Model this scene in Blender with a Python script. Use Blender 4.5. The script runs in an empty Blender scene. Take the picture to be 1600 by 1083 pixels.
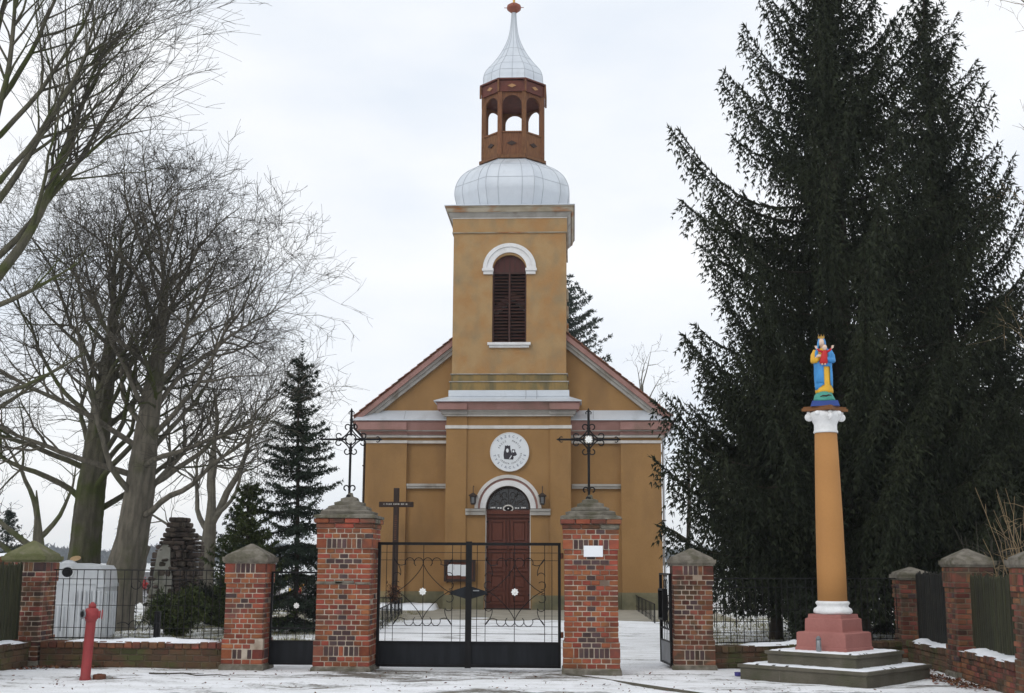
import bpy, math, random
import numpy as np
from mathutils import Vector, Matrix, Quaternion
PI = math.pi
SC = bpy.context.scene
COL = SC.collection
rnd = random.Random(7)

# ------------------------------------------------------------------ camera
cd = bpy.data.cameras.new('camera'); cam = bpy.data.objects.new('camera', cd); COL.objects.link(cam)
cd.sensor_width = 36.0; cd.lens = 36.0*1900/1600; cd.clip_start = .1; cd.clip_end = 6000
cam.matrix_world = (Matrix.Translation((0, 0, 1.65)) @ Matrix.Rotation(math.radians(2.9), 4, 'Z')
                    @ Matrix.Rotation(PI/2+math.radians(10.1), 4, 'X') @ Matrix.Rotation(math.radians(.3), 4, 'Z'))
SC.camera = cam
# ------------------------------------------------------------------ world: overcast, thin blue between clouds
SUN_EL, SUN_AZ = math.radians(38), math.radians(215)      # azimuth from +Y clockwise: behind the camera, to the left
W = bpy.data.worlds.new('World'); SC.world = W; W.use_nodes = True
nt = W.node_tree; nt.nodes.clear()
def N(t, **k):
    n = nt.nodes.new(t)
    for a, b in k.items(): setattr(n, a, b)
    return n
sky = N('ShaderNodeTexSky', sky_type='NISHITA', sun_disc=False, sun_elevation=SUN_EL, sun_rotation=SUN_AZ)
sk = N('ShaderNodeMix', data_type='RGBA', blend_type='MULTIPLY'); sk.inputs[0].default_value = 1
nt.links.new(sky.outputs[0], sk.inputs[6]); sk.inputs[7].default_value = (.11, .11, .11, 1)
tc = N('ShaderNodeTexCoord'); mp = N('ShaderNodeMapping'); mp.inputs['Scale'].default_value = (1, 1, 2.6)
no = N('ShaderNodeTexNoise'); no.inputs['Scale'].default_value = 2.6; no.inputs['Detail'].default_value = 5; no.inputs['Roughness'].default_value = .5
nt.links.new(tc.outputs['Generated'], mp.inputs[0]); nt.links.new(mp.outputs[0], no.inputs[0])
cr = N('ShaderNodeValToRGB'); nt.links.new(no.outputs[0], cr.inputs[0])
cr.color_ramp.elements[0].position = .3; cr.color_ramp.elements[0].color = (.75, .815, .905, 1)
cr.color_ramp.elements[1].position = .66; cr.color_ramp.elements[1].color = (1.0, 1.0, 1.0, 1)
mx = N('ShaderNodeMix', data_type='RGBA'); mx.inputs[0].default_value = .93
nt.links.new(sk.outputs[2], mx.inputs[6]); nt.links.new(cr.outputs[0], mx.inputs[7])
bg = N('ShaderNodeBackground'); bg.inputs[1].default_value = 1.12; nt.links.new(mx.outputs[2], bg.inputs[0])
wo = N('ShaderNodeOutputWorld'); nt.links.new(bg.outputs[0], wo.inputs[0])
sl = bpy.data.lights.new('sun', 'SUN'); sl.energy = .6; sl.angle = math.radians(25); sl.color = (1, .96, .9)
so = bpy.data.objects.new('sun', sl); COL.objects.link(so)
sd = Vector((math.sin(SUN_AZ)*math.cos(SUN_EL), math.cos(SUN_AZ)*math.cos(SUN_EL), math.sin(SUN_EL)))
so.rotation_euler = sd.to_track_quat('Z', 'Y').to_euler()
SC.view_settings.view_transform = 'Standard'; SC.view_settings.look = 'None'
SC.view_settings.exposure = 0; SC.view_settings.gamma = 1

# ------------------------------------------------------------------ materials
MATS = {}
def M(name, c1, c2=None, scale=3., rough=.85, bump=0., bscale=60., rand=0., stretch=(1, 1, 1), metal=0.,
      lo=.38, hi=.64, c3=None, s3=1.2, lo3=.55, hi3=.7, st3=(1, 1, 1), spec=.3, island=False, fine=.12, trans=0.):
    """colour c1/c2 by noise, optional stain c3, per-object brightness, fine grain, bump"""
    m = bpy.data.materials.new(name); m.use_nodes = True; t = m.node_tree; L = t.links
    b = t.nodes['Principled BSDF']; b.inputs['Roughness'].default_value = rough; b.inputs['Metallic'].default_value = metal
    b.inputs['Specular IOR Level'].default_value = spec
    if trans: b.inputs['Transmission Weight'].default_value = trans
    g = t.nodes.new('ShaderNodeNewGeometry')
    def noise(sc, st, det=4):
        mpn = t.nodes.new('ShaderNodeMapping'); mpn.inputs['Scale'].default_value = st
        n = t.nodes.new('ShaderNodeTexNoise'); n.inputs['Scale'].default_value = sc; n.inputs['Detail'].default_value = det
        L.new(g.outputs['Position'], mpn.inputs[0]); L.new(mpn.outputs[0], n.inputs[0]); return n.outputs[0]
    def ramp(sock, a, bb):
        r = t.nodes.new('ShaderNodeMapRange'); r.inputs[1].default_value = a; r.inputs[2].default_value = bb
        L.new(sock, r.inputs[0]); return r.outputs[0]
    def mix(f, A, B, bt='MIX'):
        x = t.nodes.new('ShaderNodeMix'); x.data_type = 'RGBA'; x.blend_type = bt
        for i, v in ((0, f), (6, A), (7, B)):
            if isinstance(v, (int, float)): x.inputs[i].default_value = v
            elif isinstance(v, tuple): x.inputs[i].default_value = (*v, 1)
            else: L.new(v, x.inputs[i])
        return x.outputs[2]
    col = c1
    if c2: col = mix(ramp(noise(scale, stretch), lo, hi), c1, c2)
    if c3: col = mix(ramp(noise(s3, st3, 6), lo3, hi3), col, c3)
    if rand:
        if island: s = g.outputs['Random Per Island']
        else:
            oi = t.nodes.new('ShaderNodeObjectInfo'); s = oi.outputs['Random']
        r = t.nodes.new('ShaderNodeMapRange'); r.inputs[3].default_value = 1-rand; r.inputs[4].default_value = 1+rand
        L.new(s, r.inputs[0]); h = t.nodes.new('ShaderNodeHueSaturation'); L.new(r.outputs[0], h.inputs['Value'])
        r2 = t.nodes.new('ShaderNodeMapRange'); r2.inputs[3].default_value = .5-.02*rand*2; r2.inputs[4].default_value = .5+.025*rand*2
        mm = t.nodes.new('ShaderNodeMath'); mm.operation = 'FRACT'; m7 = t.nodes.new('ShaderNodeMath'); m7.operation = 'MULTIPLY'; m7.inputs[1].default_value = 7.3
        L.new(s, m7.inputs[0]); L.new(m7.outputs[0], mm.inputs[0]); L.new(mm.outputs[0], r2.inputs[0]); L.new(r2.outputs[0], h.inputs['Hue'])
        if isinstance(col, tuple): h.inputs['Color'].default_value = (*col, 1)
        else: L.new(col, h.inputs['Color'])
        col = h.outputs[0]
    if fine:
        r = t.nodes.new('ShaderNodeMapRange'); r.inputs[3].default_value = 1-fine; r.inputs[4].default_value = 1+fine
        L.new(noise(bscale*.7, (1, 1, 1), 3), r.inputs[0]); h = t.nodes.new('ShaderNodeHueSaturation'); L.new(r.outputs[0], h.inputs['Value'])
        if isinstance(col, tuple): h.inputs['Color'].default_value = (*col, 1)
        else: L.new(col, h.inputs['Color'])
        col = h.outputs[0]
    if isinstance(col, tuple): b.inputs['Base Color'].default_value = (*col, 1)
    else: L.new(col, b.inputs['Base Color'])
    if bump:
        bn = t.nodes.new('ShaderNodeBump'); bn.inputs['Strength'].default_value = bump; bn.inputs['Distance'].default_value = .02
        L.new(noise(bscale, (1, 1, 1), 5), bn.inputs['Height']); L.new(bn.outputs[0], b.inputs['Normal'])
    MATS[name] = m; return m
M('ochre', (.315, .178, .070), (.35, .20, .080), 1.1, .9, .25, 55, c3=(.245, .142, .062), s3=1.1, st3=(1, 1, .4), lo3=.48, hi3=.76, fine=.16)
M('ochre_tower', (.405, .265, .128), (.385, .215, .088), 1.7, .9, .4, 45, c3=(.29, .215, .122), s3=2.2, st3=(1, 1, .7), lo3=.46, hi3=.78, fine=.2)
M('ochre_mossy', (.30, .20, .075), (.19, .15, .07), 2.2, .9, .3, 45, stretch=(1.6, 1, .5), c3=(.12, .105, .06), s3=2.5, st3=(1, 1, .3), lo3=.5, hi3=.7)
M('plinth', (.20, .18, .11), (.13, .125, .075), 2.5, .9, .4, 40, c3=(.33, .24, .12), s3=1.1, lo3=.55, hi3=.75)
M('pink', (.36, .205, .18), (.31, .17, .145), 2, .85, .2, 50, c3=(.25, .16, .13), s3=1.6, st3=(1, 1, .4))
M('trim', (.68, .65, .62), (.57, .54, .50), 2.5, .8, .2, 50, c3=(.40, .37, .32), s3=1.7, st3=(1, 1, .3), lo3=.58, hi3=.8)
M('trim_white', (.80, .80, .80), (.72, .71, .70), 2.5, .75, .15, 50)
M('trim_grey', (.44, .42, .39), (.36, .34, .31), 2.5, .85, .25, 50, c3=(.26, .23, .19), s3=1.7, st3=(1, 1, .3))
M('cornice_worn', (.42, .37, .29), (.29, .25, .18), 2.2, .9, .4, 40, stretch=(.6, 1, 2), c3=(.30, .13, .045), s3=1.1, st3=(.8, 1, 2.5), lo3=.52, hi3=.66)
M('sheet_metal', (.66, .70, .74), (.60, .64, .69), .8, .5, .06, 8, metal=.35, spec=.5, fine=.04, c3=(.52, .55, .58), s3=1.5, st3=(1, 1, .3))
M('seam', (.42, .45, .48), None, rough=.6, fine=.05)
M('brown_wood', (.15, .055, .022), (.10, .034, .015), 6, .6, .3, 30, stretch=(6, 6, .8), rand=.12)
M('lantern_wood', (.20, .085, .032), (.13, .05, .02), 5, .6, .3, 30, stretch=(5, 5, .8), rand=.1)
M('lantern_red', (.13, .035, .022), (.09, .026, .017), 5, .6, .2, 30)
M('diamond_tan', (.40, .22, .10), rough=.7)
M('dark_wood', (.045, .025, .018), (.03, .018, .014), 8, .65, .3, 40, stretch=(5, 5, .7))
M('door_wood', (.135, .040, .022), (.105, .030, .018), 5, .5, .25, 40, stretch=(6, 6, .6), fine=.1)
M('louvre', (.062, .024, .017), (.045, .018, .013), 5, .6, .2, 40, rand=.2)
M('louvre_arch', (.075, .022, .018), rough=.6)
M('black', (.008, .008, .009), rough=.9)
M('glass_dark', (.02, .02, .022), rough=.15, spec=.6, fine=0)
M('roof_tile', (.235, .095, .062), (.17, .075, .052), 3, .85, .4, 40, rand=.22, c3=(.10, .085, .06), s3=2, lo3=.55, hi3=.75)
M('iron', (.007, .007, .008), (.010, .009, .009), 5, .55, .1, 60, spec=.18)
M('iron_rust', (.028, .024, .022), (.05, .03, .02), 9, .6, .2, 60)
M('panel_black', (.007, .008, .010), (.013, .015, .019), 3, .5, .08, 30, stretch=(4, 4, .5), spec=.2)
M('panel_grey', (.16, .165, .175), (.12, .125, .13), 4, .5, .08, 30, spec=.5)
M('flower_white', (.82, .82, .80), rough=.6)
M('paper', (.80, .82, .85), rough=.6, fine=.05)
M('sign_white', (.80, .82, .85), rough=.4, fine=.02)
M('ink', (.045, .040, .050), rough=.7, fine=0)
M('ink_blue', (.10, .12, .20), rough=.7, fine=0)
M('plaque', (.78, .81, .84), (.74, .77, .80), 3, .45, fine=.02)
M('brick', (.235, .062, .034), (.285, .088, .043), 9, .9, .6, 90, rand=.32, c3=(.12, .056, .042), s3=3.5, lo3=.48, hi3=.72)
M('brick_isl', (.235, .062, .034), (.275, .082, .040), 9, .9, .5, 90, rand=.34, island=True, c3=(.16, .062, .045), s3=5, lo3=.55, hi3=.75)
M('brick_dark', (.085, .048, .044), (.06, .04, .042), 9, .85, .5, 90, rand=.3)
M('brick_old', (.150, .056, .036), (.20, .070, .040), 7, .9, .5, 90, rand=.45, c3=(.075, .048, .032), s3=4, lo3=.46, hi3=.62)
M('brick_old_isl', (.15, .055, .034), (.21, .072, .038), 7, .9, .5, 90, rand=.45, island=True, c3=(.075, .05, .032), s3=4, lo3=.46, hi3=.62)
M('brick_moss', (.085, .056, .034), (.115, .056, .034), 6, .95, .5, 80, rand=.25, c3=(.065, .068, .026), s3=3, lo3=.45, hi3=.62)
M('mortar', (.47, .40, .325), (.32, .25, .19), 5, .95, .5, 80, c3=(.17, .12, .09), s3=2.6, lo3=.5, hi3=.68)
M('mortar_dark', (.15, .115, .08), (.10, .08, .055), 7, .95, .5, 80)
M('cap_stone', (.21, .19, .155), (.125, .112, .09), 9, .95, .9, 45, c3=(.10, .092, .062), s3=5, lo3=.48, hi3=.66)
M('cap_moss', (.16, .155, .085), (.11, .115, .05), 6, .95, .6, 60, c3=(.20, .18, .13), s3=4)
M('step_stone', (.125, .112, .086), (.09, .081, .061), 3, .9, .5, 50, c3=(.075, .074, .046), s3=2.2, lo3=.5, hi3=.7)
M('plinth_pink', (.35, .145, .125), (.31, .125, .108), 2.5, .8, .15, 40)
M('column_ochre', (.44, .215, .072), (.41, .20, .068), 1.2, .8, .12, 40, fine=.05)
M('white_paint', (.80, .80, .80), (.70, .70, .69), 6, .7, .2, 40)
M('abacus_brown', (.18, .075, .025), rough=.7)
M('stat_blue', (.050, .27, .60), (.045, .23, .53), 8, .5, .1, 40, spec=.4)
M('stat_yellow', (.75, .42, .03), (.66, .36, .025), 8, .5, spec=.4)
M('stat_red', (.50, .022, .024), rough=.5)
M('stat_skin', (.72, .55, .44), rough=.55)
M('stat_green', (.07, .32, .24), (.06, .27, .22), 8, .6, .2, 40)
M('stat_navy', (.025, .06, .24), rough=.5)
M('gold', (.55, .34, .09), rough=.35, metal=.7)
M('copper', (.30, .10, .06), (.24, .08, .05), 5, .5, metal=.3)
M('snow', (.86, .88, .91), (.80, .83, .87), 6, .75, .35, 25, fine=.03)
M('bin_white', (.62, .64, .66), (.52, .54, .56), 2.5, .45, .05, 20, c3=(.48, .48, .46), s3=2, st3=(2, 2, .4), lo3=.58, hi3=.8, fine=.03)
M('hydrant_red', (.30, .042, .044), (.25, .04, .04), 6, .55, .15, 50, c3=(.20, .06, .045), s3=7, lo3=.6, hi3=.75)
M('steel', (.28, .29, .30), rough=.4, metal=.7)
M('rust', (.15, .06, .035), (.10, .045, .03), 8, .85, .3, 50)
M('bark', (.115, .105, .074), (.072, .066, .048), 4, .95, .9, 22, stretch=(2.5, 2.5, .5), c3=(.062, .072, .022), s3=1.3, lo3=.46, hi3=.62)
M('bark_grey', (.165, .146, .115), (.10, .09, .07), 4, .95, .9, 22, stretch=(2.5, 2.5, .5), c3=(.065, .072, .03), s3=.9, lo3=.56, hi3=.7)
M('bark_twig', (.070, .062, .047), (.048, .042, .034), 2, .95)
M('bark_pale', (.13, .118, .092), (.09, .082, .065), 4, .95, .4, 30)
M('bark_spruce', (.050, .038, .028), (.034, .027, .021), 5, .95, .6, 30)
M('cut_wood', (.52, .36, .20), (.42, .28, .15), 12, .8)
M('needle', (.015, .020, .009), (.023, .028, .012), 1.3, .75, rand=.35, island=True, fine=0, spec=.2)
M('needle_blue', (.024, .036, .024), (.035, .048, .030), 1.3, .75, rand=.35, island=True, fine=0, spec=.2)
M('needle_light', (.042, .058, .018), (.060, .072, .024), 2, .75, rand=.4, island=True, fine=0, spec=.2)
M('needle_dark', (.016, .022, .012), (.022, .028, .014), 2, .75, rand=.35, island=True, fine=0, spec=.2)
M('dry_leaf', (.15, .060, .030), (.10, .048, .028), 8, .85, rand=.5, island=True)
M('tan_stem', (.25, .18, .10), (.18, .13, .075), 4, .9)
M('picket', (.038, .040, .018), (.024, .024, .014), 4, .95, .5, 50, stretch=(4, 4, .5), rand=.25)
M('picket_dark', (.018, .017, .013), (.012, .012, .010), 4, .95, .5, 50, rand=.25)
M('ruin_stone', (.060, .047, .038), (.11, .085, .07), 5, .95, .8, 30, rand=.35, c3=(.03, .026, .022), s3=6)
M('ruin_plaster', (.36, .35, .31), (.25, .25, .21), 3, .95, .6, 30, c3=(.15, .15, .11), s3=3)
M('concrete', (.34, .31, .25), (.27, .25, .20), 1.5, .9, .3, 50, c3=(.22, .205, .165), s3=.8)
M('grave_grey', (.30, .30, .31), (.22, .22, .23), 5, .6, rand=.3)
M('candle_red', (.45, .03, .03), rough=.4)
M('candle_yellow', (.60, .42, .04), rough=.4)
M('candle_white', (.75, .75, .72), rough=.4)
M('blue_lid', (.05, .045, .20), rough=.5)
M('dried_grass', (.22, .19, .085), (.14, .145, .055), 6, .9, rand=.35, island=True)
M('forest', (.075, .080, .075), (.055, .062, .055), .2, .95, fine=0)
M('field', (.40, .36, .27), (.60, .60, .58), .02, .95)

def ground_mat():
    m = bpy.data.materials.new('ground_snow'); m.use_nodes = True; t = m.node_tree; L = t.links; b = t.nodes['Principled BSDF']
    g = t.nodes.new('ShaderNodeNewGeometry')
    def noise(sc, st, det=6, ro=.55):
        a = t.nodes.new('ShaderNodeMapping'); a.inputs['Scale'].default_value = st
        n = t.nodes.new('ShaderNodeTexNoise'); n.inputs['Scale'].default_value = sc; n.inputs['Detail'].default_value = det; n.inputs['Roughness'].default_value = ro
        L.new(g.outputs['Position'], a.inputs[0]); L.new(a.outputs[0], n.inputs[0]); return n.outputs[0]
    def rng(s, a, bb, c=0, d=1, cl=True):
        r = t.nodes.new('ShaderNodeMapRange'); r.clamp = cl
        for i, v in ((1, a), (2, bb), (3, c), (4, d)): r.inputs[i].default_value = v
        L.new(s, r.inputs[0]); return r.outputs[0]
    def mth(op, a, bb):
        x = t.nodes.new('ShaderNodeMath'); x.operation = op
        for i, v in ((0, a), (1, bb)):
            if isinstance(v, (int, float)): x.inputs[i].default_value = v
            else: L.new(v, x.inputs[i])
        return x.outputs[0]
    def mix(f, A, B):
        x = t.nodes.new('ShaderNodeMix'); x.data_type = 'RGBA'
        for i, v in ((0, f), (6, A), (7, B)):
            if isinstance(v, tuple): x.inputs[i].default_value = (*v, 1)
            else: L.new(v, x.inputs[i])
        return x.outputs[2]
    sp = t.nodes.new('ShaderNodeSeparateXYZ'); L.new(g.outputs['Position'], sp.inputs[0])
    X, Y = sp.outputs[0], sp.outputs[1]
    # trodden street in front of the gate, thinner snow; lawn behind the fences with grass showing
    n1 = noise(1.1, (.5, 1.1, 1)); n2 = noise(6, (.45, 1.3, 1), 8, .65); n3 = noise(26, (.7, 1.2, 1))
    cover = mth('ADD', mth('MULTIPLY', n1, .5), mth('ADD', mth('MULTIPLY', n2, .35), mth('MULTIPLY', n3, .15)))
    # swept strip where cars turn before the gate
    dy = mth('ABSOLUTE', mth('SUBTRACT', Y, 18.55), 0); dx = mth('ABSOLUTE', mth('ADD', X, 1.7), 0)
    lane = mth('MULTIPLY', rng(dy, .2, 1.0, 1, 0), rng(dx, 1.4, 3.0, 1, 0))
    lawn = mth('MULTIPLY', rng(Y, 20.2, 21.5), mth('MAXIMUM', rng(X, -4.5, -5.6), rng(X, 2.2, 3.2)))
    far = rng(Y, 90, 140)
    street = rng(Y, 19.6, 19.2, 0, 1)
    thr = mth('ADD', mth('ADD', mth('ADD', mth('MULTIPLY', street, .018), mth('MULTIPLY', lane, .085)), mth('MULTIPLY', lawn, .055)), mth('MULTIPLY', far, -.02))
    m1 = rng(mth('SUBTRACT', cover, thr), .385, .455)
    soil = mix(rng(n2, .4, .6), (.17, .155, .13), (.115, .105, .09))
    grass = mix(rng(noise(9, (1, 1, 1)), .4, .6), (.20, .17, .085), (.11, .115, .045))
    under = mix(mth('MAXIMUM', lawn, far), soil, grass)
    snow = mix(rng(noise(2.3, (.6, 1.2, 1)), .42, .62), (.88, .893, .915), (.76, .77, .775))
    spk = mth('MULTIPLY', rng(noise(34, (.8, 1.1, 1), 3), .60, .68), rng(noise(3.1, (.5, 1, 1)), .42, .56))
    snow = mix(spk, snow, (.36, .34, .30))
    L.new(mix(m1, under, snow), b.inputs['Base Color'])
    b.inputs['Roughness'].default_value = .8; b.inputs['Specular IOR Level'].default_value = .25
    bn = t.nodes.new('ShaderNodeBump'); bn.inputs['Strength'].default_value = .55; bn.inputs['Distance'].default_value = .05
    L.new(mth('ADD', mth('MULTIPLY', m1, .5), mth('MULTIPLY', noise(14, (.8, 1, 1)), .7)), bn.inputs['Height']); L.new(bn.outputs[0], b.inputs['Normal'])
    MATS['ground'] = m
ground_mat()

# ------------------------------------------------------------------ mesh helpers
class MB:
    def __init__(s): s.v = []; s.f = []
    def add(s, vs, fs):
        o = len(s.v); s.v += [tuple(p) for p in vs]; s.f += [tuple(i+o for i in q) for q in fs]; return s
    def box(s, a, b):
        x0, y0, z0 = a; x1, y1, z1 = b
        return s.add([(x0,y0,z0),(x1,y0,z0),(x1,y1,z0),(x0,y1,z0),(x0,y0,z1),(x1,y0,z1),(x1,y1,z1),(x0,y1,z1)],
                     [(3,2,1,0),(4,5,6,7),(0,1,5,4),(1,2,6,5),(2,3,7,6),(3,0,4,7)])
    def chamfer(s, c, d, e=.006):
        cx, cy, cz = c; hx, hy, hz = d[0]/2, d[1]/2, d[2]/2
        vs = []; 
        for ax in range(3):
            for sg in (-1, 1):
                for a in (-1, 1):
                    for bb in (-1, 1):
                        h = [hx, hy, hz]; q = [0, 0, 0]; o = [i for i in range(3) if i != ax]
                        q[ax] = sg*h[ax]; q[o[0]] = a*(h[o[0]]-e); q[o[1]] = bb*(h[o[1]]-e); vs.append((cx+q[0], cy+q[1], cz+q[2]))
        n = len(s.v); s.v += vs
        I = lambda ax, sg, a, bb: n+ax*8+(sg > 0)*4+(a > 0)*2+(bb > 0)
        F = s.f
        for ax in range(3):
            for sg in (-1, 1):
                q = [I(ax,sg,-1,-1), I(ax,sg,1,-1), I(ax,sg,1,1), I(ax,sg,-1,1)]
                if (sg < 0) != (ax == 1): q.reverse()
                F.append(tuple(q))
        # edges
        for sx in (-1, 1):
            for sy in (-1, 1):
                F.append((I(0,sx,sy,-1), I(0,sx,sy,1), I(1,sy,sx,1), I(1,sy,sx,-1)))
            for sz in (-1, 1):
                F.append((I(0,sx,-1,sz), I(0,sx,1,sz), I(2,sz,sx,1), I(2,sz,sx,-1)))
        for sy in (-1, 1):
            for sz in (-1, 1):
                F.append((I(1,sy,-1,sz), I(1,sy,1,sz), I(2,sz,1,sy), I(2,sz,-1,sy)))
        for sx in (-1, 1):
            for sy in (-1, 1):
                for sz in (-1, 1): F.append((I(0,sx,sy,sz), I(1,sy,sx,sz), I(2,sz,sx,sy)))
        return s
    def prism(s, poly, y0, y1):                       # polygon in (x, z), extruded along y
        n = len(poly)
        vs = [(x, y0, z) for x, z in poly]+[(x, y1, z) for x, z in poly]
        return s.add(vs, [tuple(range(n)), tuple(range(2*n-1, n-1, -1))]+[(i, i+n, (i+1) % n+n, (i+1) % n) for i in range(n)])
    def zprism(s, poly, z0, z1):
        n = len(poly)
        vs = [(x, y, z0) for x, y in poly]+[(x, y, z1) for x, y in poly]
        return s.add(vs, [tuple(range(n-1, -1, -1)), tuple(range(n, 2*n))]+[(i, (i+1) % n, (i+1) % n+n, i+n) for i in range(n)])
    def ring(s, outer, inner, y0, y1):                # open strip between two polylines in (x, z)
        n = len(outer)
        vs = [(x, y0, z) for x, z in outer]+[(x, y0, z) for x, z in inner]+[(x, y1, z) for x, z in outer]+[(x, y1, z) for x, z in inner]
        fs = []
        for i in range(n-1):
            fs += [(i, i+1, n+i+1, n+i), (2*n+i, 3*n+i, 3*n+i+1, 2*n+i+1), (i, 2*n+i, 2*n+i+1, i+1), (n+i, n+i+1, 3*n+i+1, 3*n+i)]
        fs += [(0, n, 3*n, 2*n), (n-1, 3*n-1, 4*n-1, 2*n-1)]
        return s.add(vs, fs)
    def stack(s, prof, c=(0, 0), jit=0., r=None):     # square rings (half x, half y, z) capped top and bottom
        vs = []; fs = []
        r = r or rnd
        for hx, hy, z in prof:
            for a, b in ((-1,-1),(1,-1),(1,1),(-1,1)):
                vs.append((c[0]+a*hx+r.uniform(-jit, jit), c[1]+b*hy+r.uniform(-jit, jit), z+r.uniform(-jit, jit)*.6))
        for k in range(len(prof)-1):
            for i in range(4): fs.append((k*4+i, k*4+(i+1) % 4, k*4+4+(i+1) % 4, k*4+4+i))
        fs += [(3, 2, 1, 0), tuple(range(len(prof)*4-4, len(prof)*4))]
        return s.add(vs, fs)
    def lathe(s, prof, n=24, c=(0, 0), rot=0., mod=None):
        vs = []; fs = []
        for r, z in prof:
            for i in range(n):
                a = rot+2*PI*i/n; q = r*(mod(a, z) if mod else 1); vs.append((c[0]+q*math.cos(a), c[1]+q*math.sin(a), z))
        for k in range(len(prof)-1):
            for i in range(n): fs.append((k*n+i, k*n+(i+1) % n, k*n+n+(i+1) % n, k*n+n+i))
        fs += [tuple(range(n-1, -1, -1)), tuple(range((len(prof)-1)*n, len(prof)*n))]
        return s.add(vs, fs)
    def tube(s, pts, rad, n=6, cap=True):
        pts = [Vector(p) for p in pts]; m = len(pts)
        if isinstance(rad, (int, float)): rad = [rad]*m
        T = (pts[1]-pts[0]).normalized(); u = T.orthogonal().normalized()
        vs = []; fs = []
        for i, p in enumerate(pts):
            t = (pts[min(i+1, m-1)]-pts[max(i-1, 0)])
            if t.length < 1e-9: t = T.copy()
            t.normalize(); q = T.rotation_difference(t); u = q @ u; T = t; w = t.cross(u)
            for k in range(n):
                a = 2*PI*k/n; vs.append(p+(u*math.cos(a)+w*math.sin(a))*rad[i])
        for i in range(m-1):
            for k in range(n): fs.append((i*n+k, i*n+(k+1) % n, i*n+n+(k+1) % n, i*n+n+k))
        if cap: fs += [tuple(range(n-1, -1, -1)), tuple(range((m-1)*n, m*n))]
        return s.add(vs, fs)
    def ellipsoid(s, c, r, n=12, m=8, rot=None):
        vs = [] ; fs = []
        R = rot or Matrix.Identity(3)
        for j in range(1, m):
            b = PI*j/m
            for i in range(n):
                a = 2*PI*i/n; vs.append(Vector(c)+R @ Vector((r[0]*math.sin(b)*math.cos(a), r[1]*math.sin(b)*math.sin(a), r[2]*math.cos(b))))
        vs += [Vector(c)+R @ Vector((0, 0, r[2])), Vector(c)-R @ Vector((0, 0, r[2]))]
        for j in range(m-2):
            for i in range(n): fs.append((j*n+i, (j+1)*n+i, (j+1)*n+(i+1) % n, j*n+(i+1) % n))
        T = (m-1)*n
        for i in range(n): fs += [(T, i, (i+1) % n), (T+1, (m-2)*n+(i+1) % n, (m-2)*n+i)]
        return s.add(vs, fs)
    def build(s, name, mat, parent=None, smooth=False, loc=None, rot=None):
        me = bpy.data.meshes.new(name); me.from_pydata([tuple(p) for p in s.v], [], s.f); me.materials.append(MATS[mat])
        if smooth: me.polygons.foreach_set('use_smooth', [True]*len(me.polygons))
        me.update(); o = bpy.data.objects.new(name, me); COL.objects.link(o)
        if parent: o.parent = parent
        if loc: o.location = loc
        if rot: o.rotation_euler = rot
        return o
def tag(o, label=None, cat=None, group=None, kind=None):
    for k, v in (('label', label), ('category', cat), ('group', group), ('kind', kind)):
        if v: o[k] = v
    return o
def thing(name, label, cat, loc=(0, 0, 0), rz=0., group=None):
    o = bpy.data.objects.new(name, None); COL.objects.link(o); o.location = loc; o.rotation_euler = (0, 0, rz); o.empty_display_size = .2
    return tag(o, label, cat, group)
def npmesh(name, V, F, mat, parent=None, smooth=False):
    me = bpy.data.meshes.new(name); V = np.asarray(V, dtype=np.float32); F = np.asarray(F, dtype=np.int32)
    k = F.shape[1]; me.vertices.add(len(V)); me.vertices.foreach_set('co', V.ravel()); me.loops.add(F.size); me.loops.foreach_set('vertex_index', F.ravel())
    me.polygons.add(len(F)); me.polygons.foreach_set('loop_start', np.arange(0, F.size, k, dtype=np.int32)); me.polygons.foreach_set('loop_total', np.full(len(F), k, dtype=np.int32))
    if smooth: me.polygons.foreach_set('use_smooth', np.ones(len(F), dtype=bool))
    me.materials.append(MATS[mat]); me.update(calc_edges=True); me.validate()
    o = bpy.data.objects.new(name, me); COL.objects.link(o)
    if parent: o.parent = parent
    return o
def arc(cx, cz, r, a0, a1, n=12): return [(cx+r*math.cos(math.radians(a0+(a1-a0)*i/n)), cz+r*math.sin(math.radians(a0+(a1-a0)*i/n))) for i in range(n+1)]
def bez(p0, p1, p2, n=10): return [tuple((1-t)**2*a+2*t*(1-t)*b+t*t*c for a, b, c in zip(p0, p1, p2)) for t in [i/n for i in range(n+1)]]
def text_into(mb, ch, size, M4, ext=.003):
    c = bpy.data.curves.new('t', 'FONT'); c.body = ch; c.size = size; c.extrude = ext; c.align_x = 'CENTER'; c.align_y = 'BOTTOM_BASELINE'; c.resolution_u = 2
    o = bpy.data.objects.new('t', c); COL.objects.link(o); bpy.context.view_layer.update()
    me = o.to_mesh(); mb.add([M4 @ v.co for v in me.vertices], [tuple(p.vertices) for p in me.polygons])
    o.to_mesh_clear(); bpy.data.objects.remove(o); bpy.data.curves.remove(c)
_bm = {}
def piece(name, dims, mat, parent, loc, rz=0., e=.006, kind=None, tilt=0.):
    """one brick / slat sharing its mesh with alike pieces"""
    key = (tuple(round(d, 3) for d in dims), mat, e)
    if key not in _bm:
        b = MB().chamfer((0, 0, 0), key[0], e); me = bpy.data.meshes.new(name); me.from_pydata(b.v, [], b.f); me.materials.append(MATS[mat]); me.update(); _bm[key] = me
    o = bpy.data.objects.new(name, _bm[key]); COL.objects.link(o); o.parent = parent; o.location = loc; o.rotation_euler = (tilt, 0, rz)
    return o

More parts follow.
